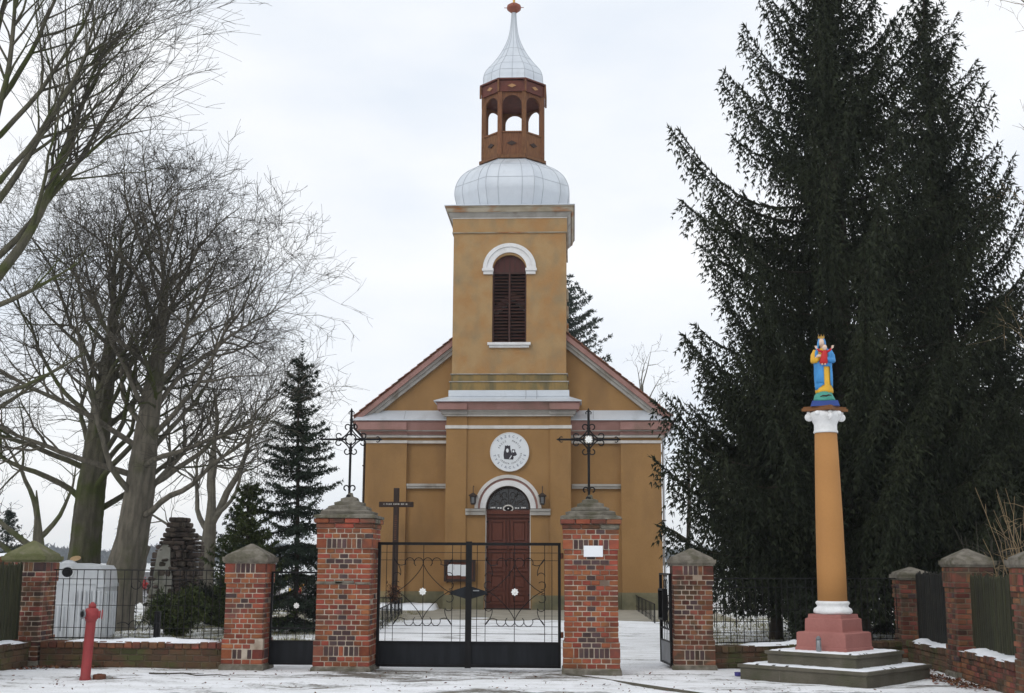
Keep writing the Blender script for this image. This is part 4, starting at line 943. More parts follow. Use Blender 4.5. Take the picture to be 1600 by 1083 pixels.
def robe_front():
    n = 12; vs = []; fs = []
    for j, z in enumerate((.36, .46, .56, .64, .71)):
        for i in range(n+1):
            a = math.radians(198+(268-198)*i/n); r = 1+.04*math.cos(i*1.7+z*4); vs.append((.136*r*math.cos(a), .121*r*math.sin(a), z+.0))
    for j in range(4):
        for i in range(n): fs.append((j*(n+1)+i, j*(n+1)+i+1, (j+1)*(n+1)+i+1, (j+1)*(n+1)+i))
    b = MB(); b.add(vs, fs); o = b.build('mantle_fold', 'stat_blue', ST, True); s = o.modifiers.new('t', 'SOLIDIFY'); s.thickness = .014
robe_front()
for s in (-1, 1):                                                       # wide sleeves
    MB().tube([(s*.10, 0, .88), (s*.135, -.005, .80), (s*.142, -.035, .715), (s*.105, -.09, .715), (-.02+s*.062, -.128, .74)], [.042, .048, .050, .043, .030], 10).build('sleeve', 'stat_yellow' if s < 0 else 'stat_blue', ST, True)
# veil over the head, open at the face
def veil():
    n = 20; vs = []; fs = []
    Z = [(.86, .115, .085), (.92, .083, .074), (.97, .068, .070), (1.02, .063, .069), (1.06, .050, .056), (1.085, .025, .03)]
    for z, rx, ry in Z:
        for i in range(n+1):
            a = math.radians(-48+276*i/n); vs.append((-.01+rx*math.cos(a), -.005+ry*math.sin(a), z))
    m = n+1
    for j in range(len(Z)-1):
        for i in range(n): fs.append((j*m+i, j*m+i+1, (j+1)*m+i+1, (j+1)*m+i))
    b = MB(); b.add(vs, fs); o = b.build('veil', 'stat_blue', ST, True); s = o.modifiers.new('t', 'SOLIDIFY'); s.thickness = .010
veil()
b = MB(); b.lathe([(.046, 1.062), (.050, 1.085), (.056, 1.095)], 16, (-.012, -.008))
for k in range(8): a = 2*PI*k/8; b.prism([(-.012, 1.09), (.012, 1.09), (0, 1.135)], -.004, .004); [b.v.__setitem__(i, (-.012+.054*math.cos(a)-b.v[i][0]*math.sin(a), -.008+.054*math.sin(a)+b.v[i][0]*math.cos(a), b.v[i][2])) for i in range(len(b.v)-6, len(b.v))]
b.build('crown', 'gold', ST)
CHD = loft([(.0, -.125, .645, .030, .028, .04, 0), (.0, -.135, .665, .058, .045, .06, 0), (.005, -.14, .72, .056, .044, .05, 1), (.015, -.14, .78, .046, .038, .02, 2), (.02, -.138, .835, .040, .032, 0, 2), (.022, -.136, .86, .02, .02, 0, 2)], 18)
for s in (-1, 1): CHD.tube([(.02+s*.03, -.138, .838), (.02+s*.075, -.145, .855), (.02+s*.105, -.15, .885)], [.020, .018, .014], 8)
CO = CHD.build('child_robe', 'stat_red', ST, True)
b = MB(); b.ellipsoid((.024, -.142, .905), (.036, .037, .044), 14, 10); b.tube([(.022, -.138, .855), (.024, -.14, .88)], .015, 8); b.ellipsoid((.024, -.180, .902), (.006, .008, .008), 6, 5)
for s in (-1, 1):
    h = Vector((.02+s*.125, -.152, .905)); b.tube([(.02+s*.10, -.149, .88), h], [.011, .012], 7); b.ellipsoid(h, (.016, .010, .016), 8, 6)
    for k in range(4): b.tube([h+Vector((s*(.004*k-.006), 0, .008)), h+Vector((s*(.012*k-.016), -.004, .032-.004*abs(k-1.5)))], .0042, 5)
    b.tube([h+Vector((-s*.008, 0, .0)), h+Vector((-s*.022, -.006, .012))], .004, 5)
    b.tube([(-.0+s*.02, -.15, .66), (s*.022, -.165, .635)], [.012, .014], 6)
c_ = b.build('child_figure', 'stat_skin', CO, True)
b = MB().ellipsoid((.024, -.134, .918), (.039, .037, .036), 12, 8); b.build('child_hair', 'diamond_tan', CO, True)

# things left on and by the monument
VC = thing('grave_candle', 'grey glass votive lantern standing by the pink plinth', 'candle', (3.54, 18.28, .414))
MB().lathe([(.030, 0), (.040, .01), (.038, .15), (.030, .165)], 14).build('jar', 'steel', VC, True); MB().lathe([(.038, .165), (.042, .18), (.030, .20), (.012, .22)], 14).build('lid', 'panel_grey', VC, True)
b = MB().lathe([(.055, 0), (.06, .005), (.06, .045), (.05, .055)], 14, (0, 0)); o = b.build('plastic_lid', 'blue_lid', None, True, (2.47, 18.98, .0)); tag(o, 'small dark blue plastic lid lying in the snow by the steps', 'lid')
MB().tube([(.058*math.cos(2*PI*i/16), .058*math.sin(2*PI*i/16), .05) for i in range(17)], .006, 5).build('rim', 'blue_lid', o)

# ------------------------------------------------------------------ red hydrant
HY = thing('hydrant', 'red standing street hydrant leaning slightly on the snowy pavement', 'hydrant', (-6.93, 17.5, 0)); HY.rotation_euler = (0, math.radians(2.2), 0)
MB().lathe([(.078, -.05), (.078, .02), (.070, .03), (.068, .85), (.075, .86)], 20).build('barrel', 'hydrant_red', HY, True)
MB().lathe([(.076, .80), (.082, .83), (.100, .86), (.100, .93), (.085, .975), (.045, .995)], 20).build('head', 'hydrant_red', HY, True)
MB().lathe([(.044, .99), (.055, 1.0), (.055, 1.03), (.03, 1.055), (.02, 1.07)], 12).build('cap_nut', 'hydrant_red', HY, True)
for s, q in ((-1, .95), (1, -.3)):
    d = Vector((s*math.cos(q), -abs(math.sin(q))*(1 if s < 0 else -1), 0)); p = Vector((0, 0, .90))
    ou = MB().tube([p+d*.04, p+d*.10, p+d*.12], [.048, .05, .056], 16); oo = ou.build('outlet', 'hydrant_red', HY)
    MB().tube([p+d*(.118+.018*math.cos(0)), p+d*.150], [.066, .066], 16).build('coupling_ring', 'steel' if s < 0 else 'hydrant_red', oo)
    if s < 0: MB().tube([p+d*.149, p+d*.153], [.042, .042], 14).build('outlet_bore', 'black', oo)
for k in range(6): a = k*PI/3; MB().ellipsoid((.09*math.cos(a), .09*math.sin(a), .845), (.012, .012, .012), 6, 5).build('bolt', 'hydrant_red', HY)
VB = thing('valve_box', 'small rusty round valve cover beside the hydrant', 'cover', (-6.77, 17.62, 0))
MB().lathe([(.085, -.02), (.09, .0), (.09, .045), (.08, .055), (.05, .05)], 18).build('rim', 'rust', VB); MB().box((-.03, -.01, .05), (.03, .01, .065)).build('lug', 'rust', VB)
o = MB().tube([(-6.3, 18.35, .012), (-6.0, 18.2, .02), (-5.75, 18.22, .03), (-5.5, 18.05, .014), (-5.2, 18.1, .022), (-5.0, 18.02, .012)], [.012, .011, .010, .010, .008, .004], 6).build('fallen_branch', 'bark_twig'); tag(o, 'thin fallen twig lying on the snow near the hydrant', 'twig')
MB().tube([(-5.75, 18.22, .03), (-5.6, 18.38, .012), (-5.5, 18.42, .012)], [.007, .005, .003], 5).build('side_twig', 'bark_twig', o)
# ------------------------------------------------------------------ white collection bin
BN = thing('collection_bin', 'white plastic collection bin with ribbed sides and round black opening', 'bin', (-10.74, 26.5, 0), math.radians(6))
MB().stack([(.66, .55, .0), (.67, .56, .05), (.67, .56, .72), (.655, .545, .76), (.655, .545, 1.16)]).build('body', 'bin_white', BN)
MB().add([(x, y, z) for y in (-.565, .565) for x, z in ((-.66, 1.161), (.66, 1.161), (.62, 1.46), (.55, 1.55), (.05, 1.60), (-.40, 1.59), (-.62, 1.50))], [(0,1,2,3,4,5,6), (13,12,11,10,9,8,7)]+[(i, i+7, (i+1) % 7+7, (i+1) % 7) for i in range(7)]).build('hood', 'bin_white', BN)
MB().box((.50, -.60, 1.10), (.70, .5, 1.18)).build('lid_edge', 'bin_white', BN)
MB().tube([(-.12+.135*math.cos(2*PI*i/24), -.57, 1.41+.125*math.sin(2*PI*i/24)) for i in range(25)], .022, 8).build('opening_rim', 'bin_white', BN)
MB().prism([(-.12+.115*math.cos(2*PI*i/24), 1.41+.105*math.sin(2*PI*i/24)) for i in range(24)], -.572, -.56).build('opening', 'black', BN)
MB().lathe([(.25, 0), (.20, .05), (.05, .06)], 20).build('hood_bulge', 'bin_white', BN, True, (-.12, -.50, 1.42), (PI/2, 0, 0))
for i in range(6): piece('rib', (.055, .05, .66), 'bin_white', BN, (-.56+i*.10, -.575, .38), 0, .015)
for i in range(6): piece('rib', (.050, .05, .98), 'bin_white', BN, (.08+i*.10, -.575, .54), 0, .015)
for i in range(5): piece('rib', (.05, .055, .95), 'bin_white', BN, (.672, -.4+i*.2, .53), 0, .015)
# ------------------------------------------------------------------ mission cross, bed and rails in the churchyard
b = MB(); nB = 26; V = []; F = []; R = random.Random(5)
for i in range(nB+1):
    for j in range(9):
        V.append((-7.9+3.05*i/nB, 43.0+1.9*j/8, -.02 if (i in (0, nB) or j == 0) else .17+.05*R.random()))
for i in range(nB):
    for j in range(8): F.append((i*9+j, (i+1)*9+j, (i+1)*9+j+1, i*9+j+1))
o = npmesh('snow_bed', V, F, 'snow', None, True); o['kind'] = 'structure'
MX = thing('mission_cross', 'tall dark wooden mission cross beside the church front', 'cross', (-6.37, 43.9, .15))
MB().chamfer((0, 0, 2.05), (.19, .16, 4.2), .012).build('upright', 'dark_wood', MX); MB().chamfer((0, -.01, 3.56), (1.24, .15, .19), .012).build('crossbar', 'dark_wood', MX)
b = MB(); x = -.45
while x < .45:
    w = R.choice((.03, .045, .06)); b.box((x, -.089, 3.54+.01*R.random()), (x+w, -.086, 3.59+.01*R.random())); x += w+R.choice((.018, .018, .06))
tag(b.build('inscription', 'trim_grey', MX), kind='stuff')
b = MB()
for i in range(12): b.box((-.04, -.084, 2.30+i*.075), (.02+R.random()*.03, -.0815, 2.335+i*.075))
tag(b.build('inscription', 'rust', MX), kind='stuff')
V = []; F = []; r5 = np.random.RandomState(2)
for i in range(420):
    c = np.array([r5.normal(0, .13), -.12+r5.normal(0, .07), .05+abs(r5.normal(.28, .22))]); d1 = r5.normal(0, 1, 3); d1 *= .07/np.linalg.norm(d1); d2 = r5.normal(0, .03, 3)
    k = len(V); V += [c-d1, c+d2, c+d1]; F.append((k, k+1, k+2))
o = npmesh('wreath', V, F, 'dry_leaf', None); tag(o, 'withered wreath tied round the foot of the mission cross', 'wreath', kind='stuff'); o.location = MX.location
def rail_fence(label, pts, h, n, seed):
    t = thing('low_railing', label, 'railing', (*pts[0], 0)); o0 = Vector((*pts[0], 0)); k = 0
    for p, q in zip(pts[:-1], pts[1:]):
        p, q = Vector((*p, 0))-o0, Vector((*q, 0))-o0
        for z in (h, h*.3): MB().tube([p+Vector((0, 0, z)), q+Vector((0, 0, z))], .018 if z == h else .011, 5).build('rail', 'iron', t)
        for i in range(n+1):
            u = p.lerp(q, i/n); MB().tube([u-Vector((0, 0, .05)), u+Vector((0, 0, h))], .020 if i % 3 == 0 else .010, 5).build('post' if i % 3 == 0 else 'bar', 'iron', t)
rail_fence('low black railing left of the church path', [(-7.8, 40.2), (-5.55, 40.0), (-4.75, 30.0)], .52, 18, 1)
rail_fence('low black railing right of the church path near the wall', [(4.8, 46.0), (2.25, 45.2), (2.30, 35.5)], .52, 15, 2)
rail_fence('short low railing by the right grave plot inside the wicket', [(5.2, 33.5), (2.55, 33.0), (2.65, 29.5)], .50, 9, 3)
# ------------------------------------------------------------------ ruined masonry in the old cemetery
RU = thing('ruin', 'ruined masonry stump of dark stones with pale plaster on one side', 'ruin', (-11.08, 34.0, 0))
def ruin():
    R = random.Random(9); H = 2.78; MB().stack([(.50, .45, -.05), (.48, .42, 1.2), (.34, .30, 2.1), (.18, .16, 2.55)], jit=.03, r=R).build('rubble_core', 'ruin_stone', RU)
    z = 0.
    while z < H:
        h = R.uniform(.06, .19); f = z/H
        xl = -.62+.22*f+.30*max(0, f-.62)/.38*1.3; xr = .62-.06*f-.45*max(0, f-.72)/.28
        x = xl+R.uniform(-.04, .04)
        while x < xr:
            w = R.uniform(.10, .36); w = min(w, max(.08, xr-x+.06)); dz = .44-.25*f+R.uniform(-.05, .07)
            piece('stone', (round(w-.012, 2), round(R.uniform(.24, .34), 2), round(h-.012, 2)), 'ruin_stone', RU, (x+w/2, -dz+R.uniform(-.06, .04), z+h/2), R.uniform(-.35, .35), .028, tilt=R.uniform(-.16, .16)).rotation_euler[1] = R.uniform(-.14, .14); x += w
        for y in (-.2, .15, .42):
            if abs(y) < .5-.3*f:
                for xx in (xl, xr): piece('stone', (.22, .34, round(h-.012, 2)), 'ruin_stone', RU, (xx+R.uniform(-.03, .03), y, z+h/2), R.uniform(-.1, .1), .03)
        z += h
    vs = [(-.66, 0), (.10, 0), (.14, .75), (.05, 1.25), (-.02, 1.6), (-.06, 2.05), (-.22, 2.15), (-.40, 1.95), (-.46, 1.3), (-.58, .6)]
    n = len(vs); b = MB(); b.add([(x, -.66+.12*z, z) for x, z in vs]+[(x, -.52+.12*z, z) for x, z in vs], [tuple(range(n)), tuple(range(2*n-1, n-1, -1))]+[(i, i+n, (i+1) % n+n, (i+1) % n) for i in range(n)]); b.build('plaster_face', 'ruin_plaster', RU)
ruin()
o = MB().ellipsoid((0, 0, .28), (.30, .22, .30), 9, 6); o.v = [(x+.05*math.sin(9*z+x*7), y+.05*math.cos(8*x), z) for x, y, z in o.v]; o = o.build('boulder', 'ruin_plaster', None, True, (-10.75, 32.9, 0)); tag(o, 'pale rough boulder lying at the foot of the ruin', 'boulder')
MB().ellipsoid((.2, -.05, .1), (.16, .14, .13), 8, 6).build('chip', 'ruin_stone', o, True)
# ------------------------------------------------------------------ graves beyond the hedge, lamp post, stump
RG = random.Random(12)
for i, (x, y) in enumerate([(-17.4, 52), (-16.7, 53.5), (-18.6, 55), (-15.2, 52.5), (-14.6, 54), (-13.9, 52), (-13.0, 53), (-15.9, 56), (-20.0, 57), (-12.3, 55), (-19.2, 51)]):
    t = thing('gravestone', 'gravestone with candles and flowers in the cemetery beyond the hedge', 'gravestone', (x, y, 0), RG.uniform(-.2, .2), 'gravestones beyond the hedge')
    w, h = RG.uniform(.5, .9), RG.uniform(.8, 1.15)
    MB().prism([(-w/2, .25), (w/2, .25), (w/2, h-.15), (w*.25, h), (-w*.25, h), (-w/2, h-.15)], 0, .14).build('headstone', 'grave_grey', t); MB().chamfer((0, -.8, .13), (w+.2, 1.9, .28), .03).build('grave_slab', 'grave_grey', t)
    for k in range(4):
        b = MB().lathe([(.05, 0), (.06, .02), (.06, .17), (.045, .2), (.05, .22), (.0, .27)], 10); b.build('candle', RG.choice(('candle_red', 'candle_yellow', 'candle_white', 'candle_red')), t, True, (RG.uniform(-.3, .3)*w, RG.uniform(-1.4, -.3), .27))
    V = []; F = []
    for k in range(60):
        c = np.array([RG.gauss(0, .14)*w, RG.gauss(-.25, .08), .35+abs(RG.gauss(.2, .14))]); d1 = np.array([RG.gauss(0, 1) for _ in range(3)])*.05; d2 = np.array([RG.gauss(0, 1) for _ in range(3)])*.05; q = len(V); V += [c-d1, c+d2, c+d1]; F.append((q, q+1, q+2))
    npmesh('bouquet', V, F, RG.choice(('candle_red', 'candle_white', 'stat_yellow', 'needle_light')), t)
LP = thing('lamp_post', 'slim park lamp post with white lantern among the cemetery conifers', 'lamp post', (-13.85, 48, 0))
MB().tube([(0, 0, 0), (0, 0, 2.05)], [.05, .035], 10).build('pole', 'iron', LP); MB().stack([(.10, .10, 2.05), (.17, .17, 2.42)]).build('lantern_glass', 'bin_white', LP); MB().stack([(.20, .20, 2.42), (.18, .18, 2.46), (.03, .03, 2.60)]).build('lantern_cap', 'iron', LP)

# ------------------------------------------------------------------ vegetation
def tubes_np(lines, n):
    """many tapered polylines -> one vertex/face array; lines = [(pts (m,3), radii (m,))]"""
    VV = []; FF = []; off = 0; ang = np.arange(n)*2*PI/n; ca, sa = np.cos(ang), np.sin(ang)
    for pts, rad in lines:
        pts = np.asarray(pts, float); rad = np.asarray(rad, float); m = len(pts)
        T = np.empty_like(pts); T[1:-1] = pts[2:]-pts[:-2]; T[0] = pts[1]-pts[0]; T[-1] = pts[-1]-pts[-2]
        T /= np.linalg.norm(T, axis=1)[:, None]+1e-12
        mean = pts[-1]-pts[0]; ref = np.array([1., 0, 0]) if abs(mean[0]) < .6*np.linalg.norm(mean) else np.array([0, 1., 0])
        U = np.cross(T, ref); U /= np.linalg.norm(U, axis=1)[:, None]+1e-12; Wv = np.cross(T, U)
        V = pts[:, None, :]+rad[:, None, None]*(U[:, None, :]*ca[None, :, None]+Wv[:, None, :]*sa[None, :, None])
        VV.append(V.reshape(-1, 3)); i = np.arange(m-1)[:, None]*n+np.arange(n)[None, :]; j = np.arange(m-1)[:, None]*n+(np.arange(n)+1)[None, :] % n
        FF.append(np.stack([i, j, j+n, i+n], -1).reshape(-1, 4)+off); off += m*n
    return np.concatenate(VV), np.concatenate(FF)
def needles(P, D, rs, count, ln, wd, spread=.8):
    """needle brushes: at every point P with axis D, `count` thin triangles"""
    k = len(P); P = np.repeat(P, count, 0); D = np.repeat(D, count, 0)
    r = rs.normal(size=(k*count, 3)); r -= (r*D).sum(1)[:, None]*D; r /= np.linalg.norm(r, axis=1)[:, None]+1e-9
    d = D*(1-.35*rs.rand(k*count, 1))*.75+r*spread; d /= np.linalg.norm(d, axis=1)[:, None]
    s = np.cross(d, rs.normal(size=(k*count, 3))); s /= np.linalg.norm(s, axis=1)[:, None]+1e-9
    L = ln*(.6+.6*rs.rand(k*count, 1)); w = wd*(.7+.6*rs.rand(k*count, 1))
    V = np.stack([P-s*w, P+s*w, P+d*L], 1).reshape(-1, 3); F = np.arange(len(V)).reshape(-1, 3)
    return V, F
def spruce(label, X, Y, H, prof, zmin, seed, mat='needle', trunk_r=.22, whorl=.42, per=6, droop=.35, lift=.45, twl=.45, tstep=.13, nstep=.06, cnt=5, ln=.075, wd=.011, group=None, name='spruce_tree', spread=.8, hang=.75, bark='bark_spruce', zc=.12, low=1.):
    rs = np.random.RandomState(seed); t = thing(name, label, 'tree', (X, Y, 0), 0, group)
    zs = np.linspace(0, H, 14); pts = np.stack([.06*np.sin(zs*.5+seed), .05*np.cos(zs*.4+seed), zs-.05], -1); rad = trunk_r*(1-zs/H)**.8+.012; rad[0] *= 1.35
    V, F = tubes_np([(pts, rad)], 10); npmesh('trunk', V, F, bark, t, True)
    lines = []; tw_p = []; tw_d = []; tw_l = []
    z = zmin
    while z < H-.15:
        f = z/H; Rz_ = np.interp(z, [p[0] for p in prof], [p[1] for p in prof]); a0 = rs.rand()*6.28
        for k in range(per):
            a = a0+2*PI*k/per+rs.normal(0, .25); L = Rz_*rs.uniform(.68, 1.08); zz = z+rs.uniform(-.16, .16)*whorl/.42*.7
            if L < .06: continue
            m = 9; tt = np.linspace(0, 1, m); dr = droop*(1-f)*rs.uniform(.7, 1.3)-.35*max(0, f-.72)/.28
            lf = lift*rs.uniform(.7, 1.3)
            bend = rs.normal(0, .10)
            r = L*tt; dz = L*(-dr*tt*1.15+lf*tt**2.6)
            px = np.cos(a+bend*tt)*r; py = np.sin(a+bend*tt)*r
            pp = np.stack([px, py, zz+dz], -1); pp[:, 2] = np.maximum(pp[:, 2], zc+.1*rs.rand()); lines.append((pp, (.010+.020*L/3.5)*(1-.85*tt)))
            nt_ = max(3, int(L/tstep)); u = np.linspace(.10 if L > 2 else .03, 1, nt_)
            for q, uu in enumerate(u):
                i = min(int(uu*(m-1)), m-2); fr = uu*(m-1)-i; p = pp[i]*(1-fr)+pp[i+1]*fr; d = pp[i+1]-pp[i]; d = d/np.linalg.norm(d)
                side = np.array([-d[1], d[0], 0]); side /= np.linalg.norm(side)+1e-9
                tw_p.append(p); tw_d.append((d+rs.normal(0, .25, 3))/1.05); tw_l.append(tstep*1.5)
                for s in (-1, 1):
                    l = twl*(1.15-.75*uu)*rs.uniform(.5, 1.25)*min(1, .35+L/2.2)
                    dv = d*rs.uniform(.35, .9)+side*s*rs.uniform(.3, .9)+np.array([0, 0, -hang*(1.1-(.7 if hang < 1.2 else .45)*uu)*rs.uniform(.4, 1.5)])
                    if f > .8: dv[2] += .35
                    tw_p.append(p); tw_d.append(dv/np.linalg.norm(dv)); tw_l.append(l)
            e = pp[-1]-pp[-2]; tw_p.append(pp[-1]); tw_d.append(e/np.linalg.norm(e)); tw_l.append(.22*min(1, L))
        z += whorl*(1-.45*f)*rs.uniform(.8, 1.2)*(low if z < 5.2 else 1)
    V, F = tubes_np(lines, 4); o = npmesh('branches', V, F, bark, t); o['kind'] = 'stuff'
    P_, D_, L_ = np.array(tw_p), np.array(tw_d), np.array(tw_l)
    n = np.maximum(2, (L_/nstep).astype(int)); idx = np.repeat(np.arange(len(n)), n); st = np.concatenate([np.arange(k)/k for k in n])
    dd = D_[idx].copy(); s2 = (st*L_[idx])[:, None]
    pos = P_[idx]+dd*s2; pos[:, 2] -= (.35*hang*st**2*L_[idx]); dd[:, 2] -= .6*hang*st; dd /= np.linalg.norm(dd, axis=1)[:, None]
    pos[:, 2] = np.where(pos[:, 2] < zc, zc*(.55+.45*rs.rand(len(pos))), pos[:, 2])
    # leader shoot
    tz = np.linspace(H-.5, H+.35, 14); pos = np.concatenate([pos, np.stack([tz*0, tz*0, tz], -1)]); dd = np.concatenate([dd, np.tile([0, 0, 1.], (14, 1))])
    V, F = needles(pos, dd, rs, cnt, ln, wd, spread); o = npmesh('crown', V, F, mat, t); o['kind'] = 'stuff'
    return t
# the two great spruces behind the monument, and the ones round them
GS = dict(cnt=3, ln=.13, wd=.020, spread=.42, nstep=.08)
spruce('great dark spruce with drooping boughs right behind the statue column', 5.75, 26.0, 17.2, [(0, 2.6), (1.5, 3.0), (2.4, 3.6), (4.0, 4.3), (6, 3.9), (9.5, 3.25), (12.6, 2.0), (14.2, 1.1), (17.2, .1)], 2.0, 41, trunk_r=.30, whorl=.86, per=7, droop=.46, lift=.66, twl=.95, tstep=.066, hang=2.0, zc=1.0, low=.42, **GS)
spruce('tall dark spruce with a thin top standing beside the street pillar', 8.55, 28.0, 15.4, [(0, 2.8), (4, 3.0), (8, 2.5), (11, 1.55), (13.5, .85), (15.4, .1)], 1.6, 42, trunk_r=.25, whorl=.80, per=6, droop=.5, lift=.75, twl=.85, tstep=.07, hang=1.9, zc=.9, low=.6, **GS)
spruce('broad dark spruce filling the gap behind the picket wall', 10.6, 30.5, 8.6, [(0, 2.8), (4, 2.4), (6, 1.5), (8.6, .15)], .8, 43, trunk_r=.2, whorl=.7, per=7, droop=.45, lift=.5, twl=.85, tstep=.15, nstep=.10, cnt=3, ln=.15, wd=.028, spread=.45, hang=1.6)
spruce('dense lower spruce in deep shade behind the two great spruces', 7.2, 31.5, 6.0, [(0, 2.6), (3, 2.2), (6, .1)], .6, 44, trunk_r=.14, whorl=.6, per=7, droop=.4, lift=.5, twl=.75, tstep=.17, nstep=.10, cnt=3, ln=.15, wd=.028, spread=.45, hang=1.6, mat='needle_dark')
spruce('short spruce whose boughs hang over the fence nearest the church corner', 4.55, 28.2, 7.4, [(0, 2.2), (1.6, 2.5), (3.5, 2.4), (5.5, 1.3), (7.4, .1)], 1.5, 50, trunk_r=.12, whorl=.42, per=7, droop=.45, lift=.5, twl=.85, tstep=.10, nstep=.085, cnt=3, ln=.13, wd=.021, spread=.42, hang=1.9, zc=1.05)
spruce('young blue-green spruce behind the left wicket gate', -6.72, 29.5, 6.75, [(0, 1.5), (1.6, 1.45), (3.5, 1.1), (5.2, .66), (6.2, .34), (6.75, .06)], .35, 45, mat='needle_blue', trunk_r=.055, whorl=.46, per=9, droop=.30, lift=.22, twl=.48, tstep=.09, cnt=5, ln=.085, wd=.014, hang=.35, name='young_spruce')
spruce('bushy green spruce sapling leaning against the young spruce', -7.75, 29.0, 3.6, [(0, 1.2), (1.5, .95), (3.6, .04)], .25, 46, mat='needle_light', trunk_r=.06, whorl=.28, per=8, droop=.1, lift=.25, twl=.45, tstep=.09, cnt=6, ln=.10, wd=.015, hang=.3, name='young_spruce')
spruce('dark conifer by the lamp post in the cemetery', -13.0, 47, 3.9, [(0, 1.5), (2, 1.1), (3.9, .05)], .3, 47, mat='needle_blue', trunk_r=.08, whorl=.34, per=7, twl=.42, tstep=.14, nstep=.09, cnt=5, ln=.10, wd=.018, hang=.35, droop=.2, lift=.2, name='young_spruce')
spruce('far small conifer beyond the garden wall', -30.0, 64, 4.3, [(0, 1.5), (2, 1.0), (4.3, .05)], .3, 48, mat='needle_blue', trunk_r=.08, whorl=.4, per=6, twl=.42, tstep=.2, nstep=.12, cnt=4, ln=.15, wd=.025, hang=.35, droop=.2, lift=.2, name='young_spruce')
spruce('tall conifer rising behind the church roof', -1.25, 80, 20.6, [(0, 5), (12, 4.4), (16, 3.5), (18.5, 2.3), (20.6, .4)], 9.0, 49, mat='needle_blue', trunk_r=.3, whorl=.6, per=8, droop=.15, lift=.22, twl=.9, tstep=.28, nstep=.16, cnt=4, ln=.24, wd=.04, hang=.5)
def shrub(label, X, Y, rx, ry, h, seed, mat, n=2600, ln=.10, wd=.014, name='evergreen_shrub', group=None, z0=.08):
    rs = np.random.RandomState(seed); t = thing(name, label, 'shrub', (X, Y, 0), 0, group)
    lines = []; P_ = []; D_ = []
    for k in range(26):
        a = rs.rand()*6.28; e = rs.uniform(.15, 1.0); tip = np.array([rx*math.cos(a)*(1-e*.55), ry*math.sin(a)*(1-e*.55), z0+h*(.25+.75*e)*rs.uniform(.8, 1.1)])
        tt = np.linspace(0, 1, 6)[:, None]; p = tip*tt; p[:, 2] = (tip[2])*(tt[:, 0]**.8)-.03*(tt[:, 0] == 0); p[:, :2] *= tt**.3; lines.append((p, .012*(1-tt[:, 0])+.003))
        m = n//26; u = rs.rand(m)**.6; q = np.stack([np.interp(u, tt[:, 0], p[:, i]) for i in range(3)], -1)+rs.normal(0, .085, (m, 3))*np.array([1.2, 1.2, .9]); P_.append(q); d = rs.normal(size=(m, 3))*.8+(tip/np.linalg.norm(tip)); D_.append(d/np.linalg.norm(d, axis=1)[:, None])
    V, F = tubes_np(lines, 4); o = npmesh('stems', V, F, 'bark_spruce', t); o['kind'] = 'stuff'
    P_ = np.concatenate(P_); P_[:, 2] = np.maximum(P_[:, 2], .04)
    V, F = needles(P_, np.concatenate(D_), rs, 4, ln, wd); o = npmesh('foliage', V, F, mat, t); o['kind'] = 'stuff'
shrub('light green juniper shrub in front of the ruin behind the fence', -8.9, 27.6, .75, .6, .95, 51, 'needle_light', 3600)
shrub('dark yew shrub at the right foot of the ruin', -9.55, 32.6, .95, .6, 1.15, 52, 'needle_dark', 5200)
shrub('second dark yew shrub beside the young spruce', -8.45, 32.2, .85, .6, 1.05, 53, 'needle_dark', 4200)
shrub('dark shrub in the shade beneath the lowest spruce boughs', 4.55, 24.6, .36, .4, 1.05, 54, 'needle_dark', 2600)
shrub('dark bush against the trunk of the young spruce', -6.1, 30.6, .75, .6, 1.25, 55, 'needle_dark', 3600)
shrub('low shrub behind the white bin', -11.9, 31.0, .8, .6, .9, 56, 'needle_dark', 2600)
shrub('light green shrub by the fence medallion behind the column', 5.0, 25.2, .38, .35, .95, 57, 'needle_light', 2000)

def bark_trunk(trunk, seed, n=40, step=.09):
    """trunks with furrowed bark, root flare and lumps"""
    rs = np.random.RandomState(seed); out = []; off = 0; VV = []; FF = []
    for pts, rad in trunk:
        L = np.concatenate([[0], np.cumsum(np.linalg.norm(np.diff(pts, axis=0), axis=1))]); m = max(6, int(L[-1]/step)); u = np.linspace(0, L[-1], m)
        # smooth the given path a little by cosine-eased interpolation of a denser polyline
        P_ = np.stack([np.interp(u, L, pts[:, i]) for i in range(3)], -1); k = np.ones(9)/9
        for i in range(2): P_[4:-4, i] = np.convolve(P_[:, i], k, 'valid') if m > 12 else P_[4:-4, i]
        r = np.interp(u, L, rad); V, F = tubes_np([(P_, r)], n); V = V.reshape(m, n, 3); th = np.arange(n)*2*PI/n
        w = rs.rand(4)*6
        g = 1+.055*np.sin(11*th[None]+2.2*np.sin(u*1.1+w[0])[:, None]+w[1])+.035*np.sin(19*th[None]-3*np.sin(u*.7+w[2])[:, None])+.05*np.sin(3*th[None]+u[:, None]*.9+w[3])+rs.normal(0, .014, (m, n))
        g += (.22*np.exp(-u/.35))[:, None]*(.6+.6*np.cos(5*th[None]+w[0]))
        V = P_[:, None, :]+(V-P_[:, None, :])*g[..., None]; VV.append(V.reshape(-1, 3)); FF.append(F+off); off += m*n
    return np.concatenate(VV), np.concatenate(FF)
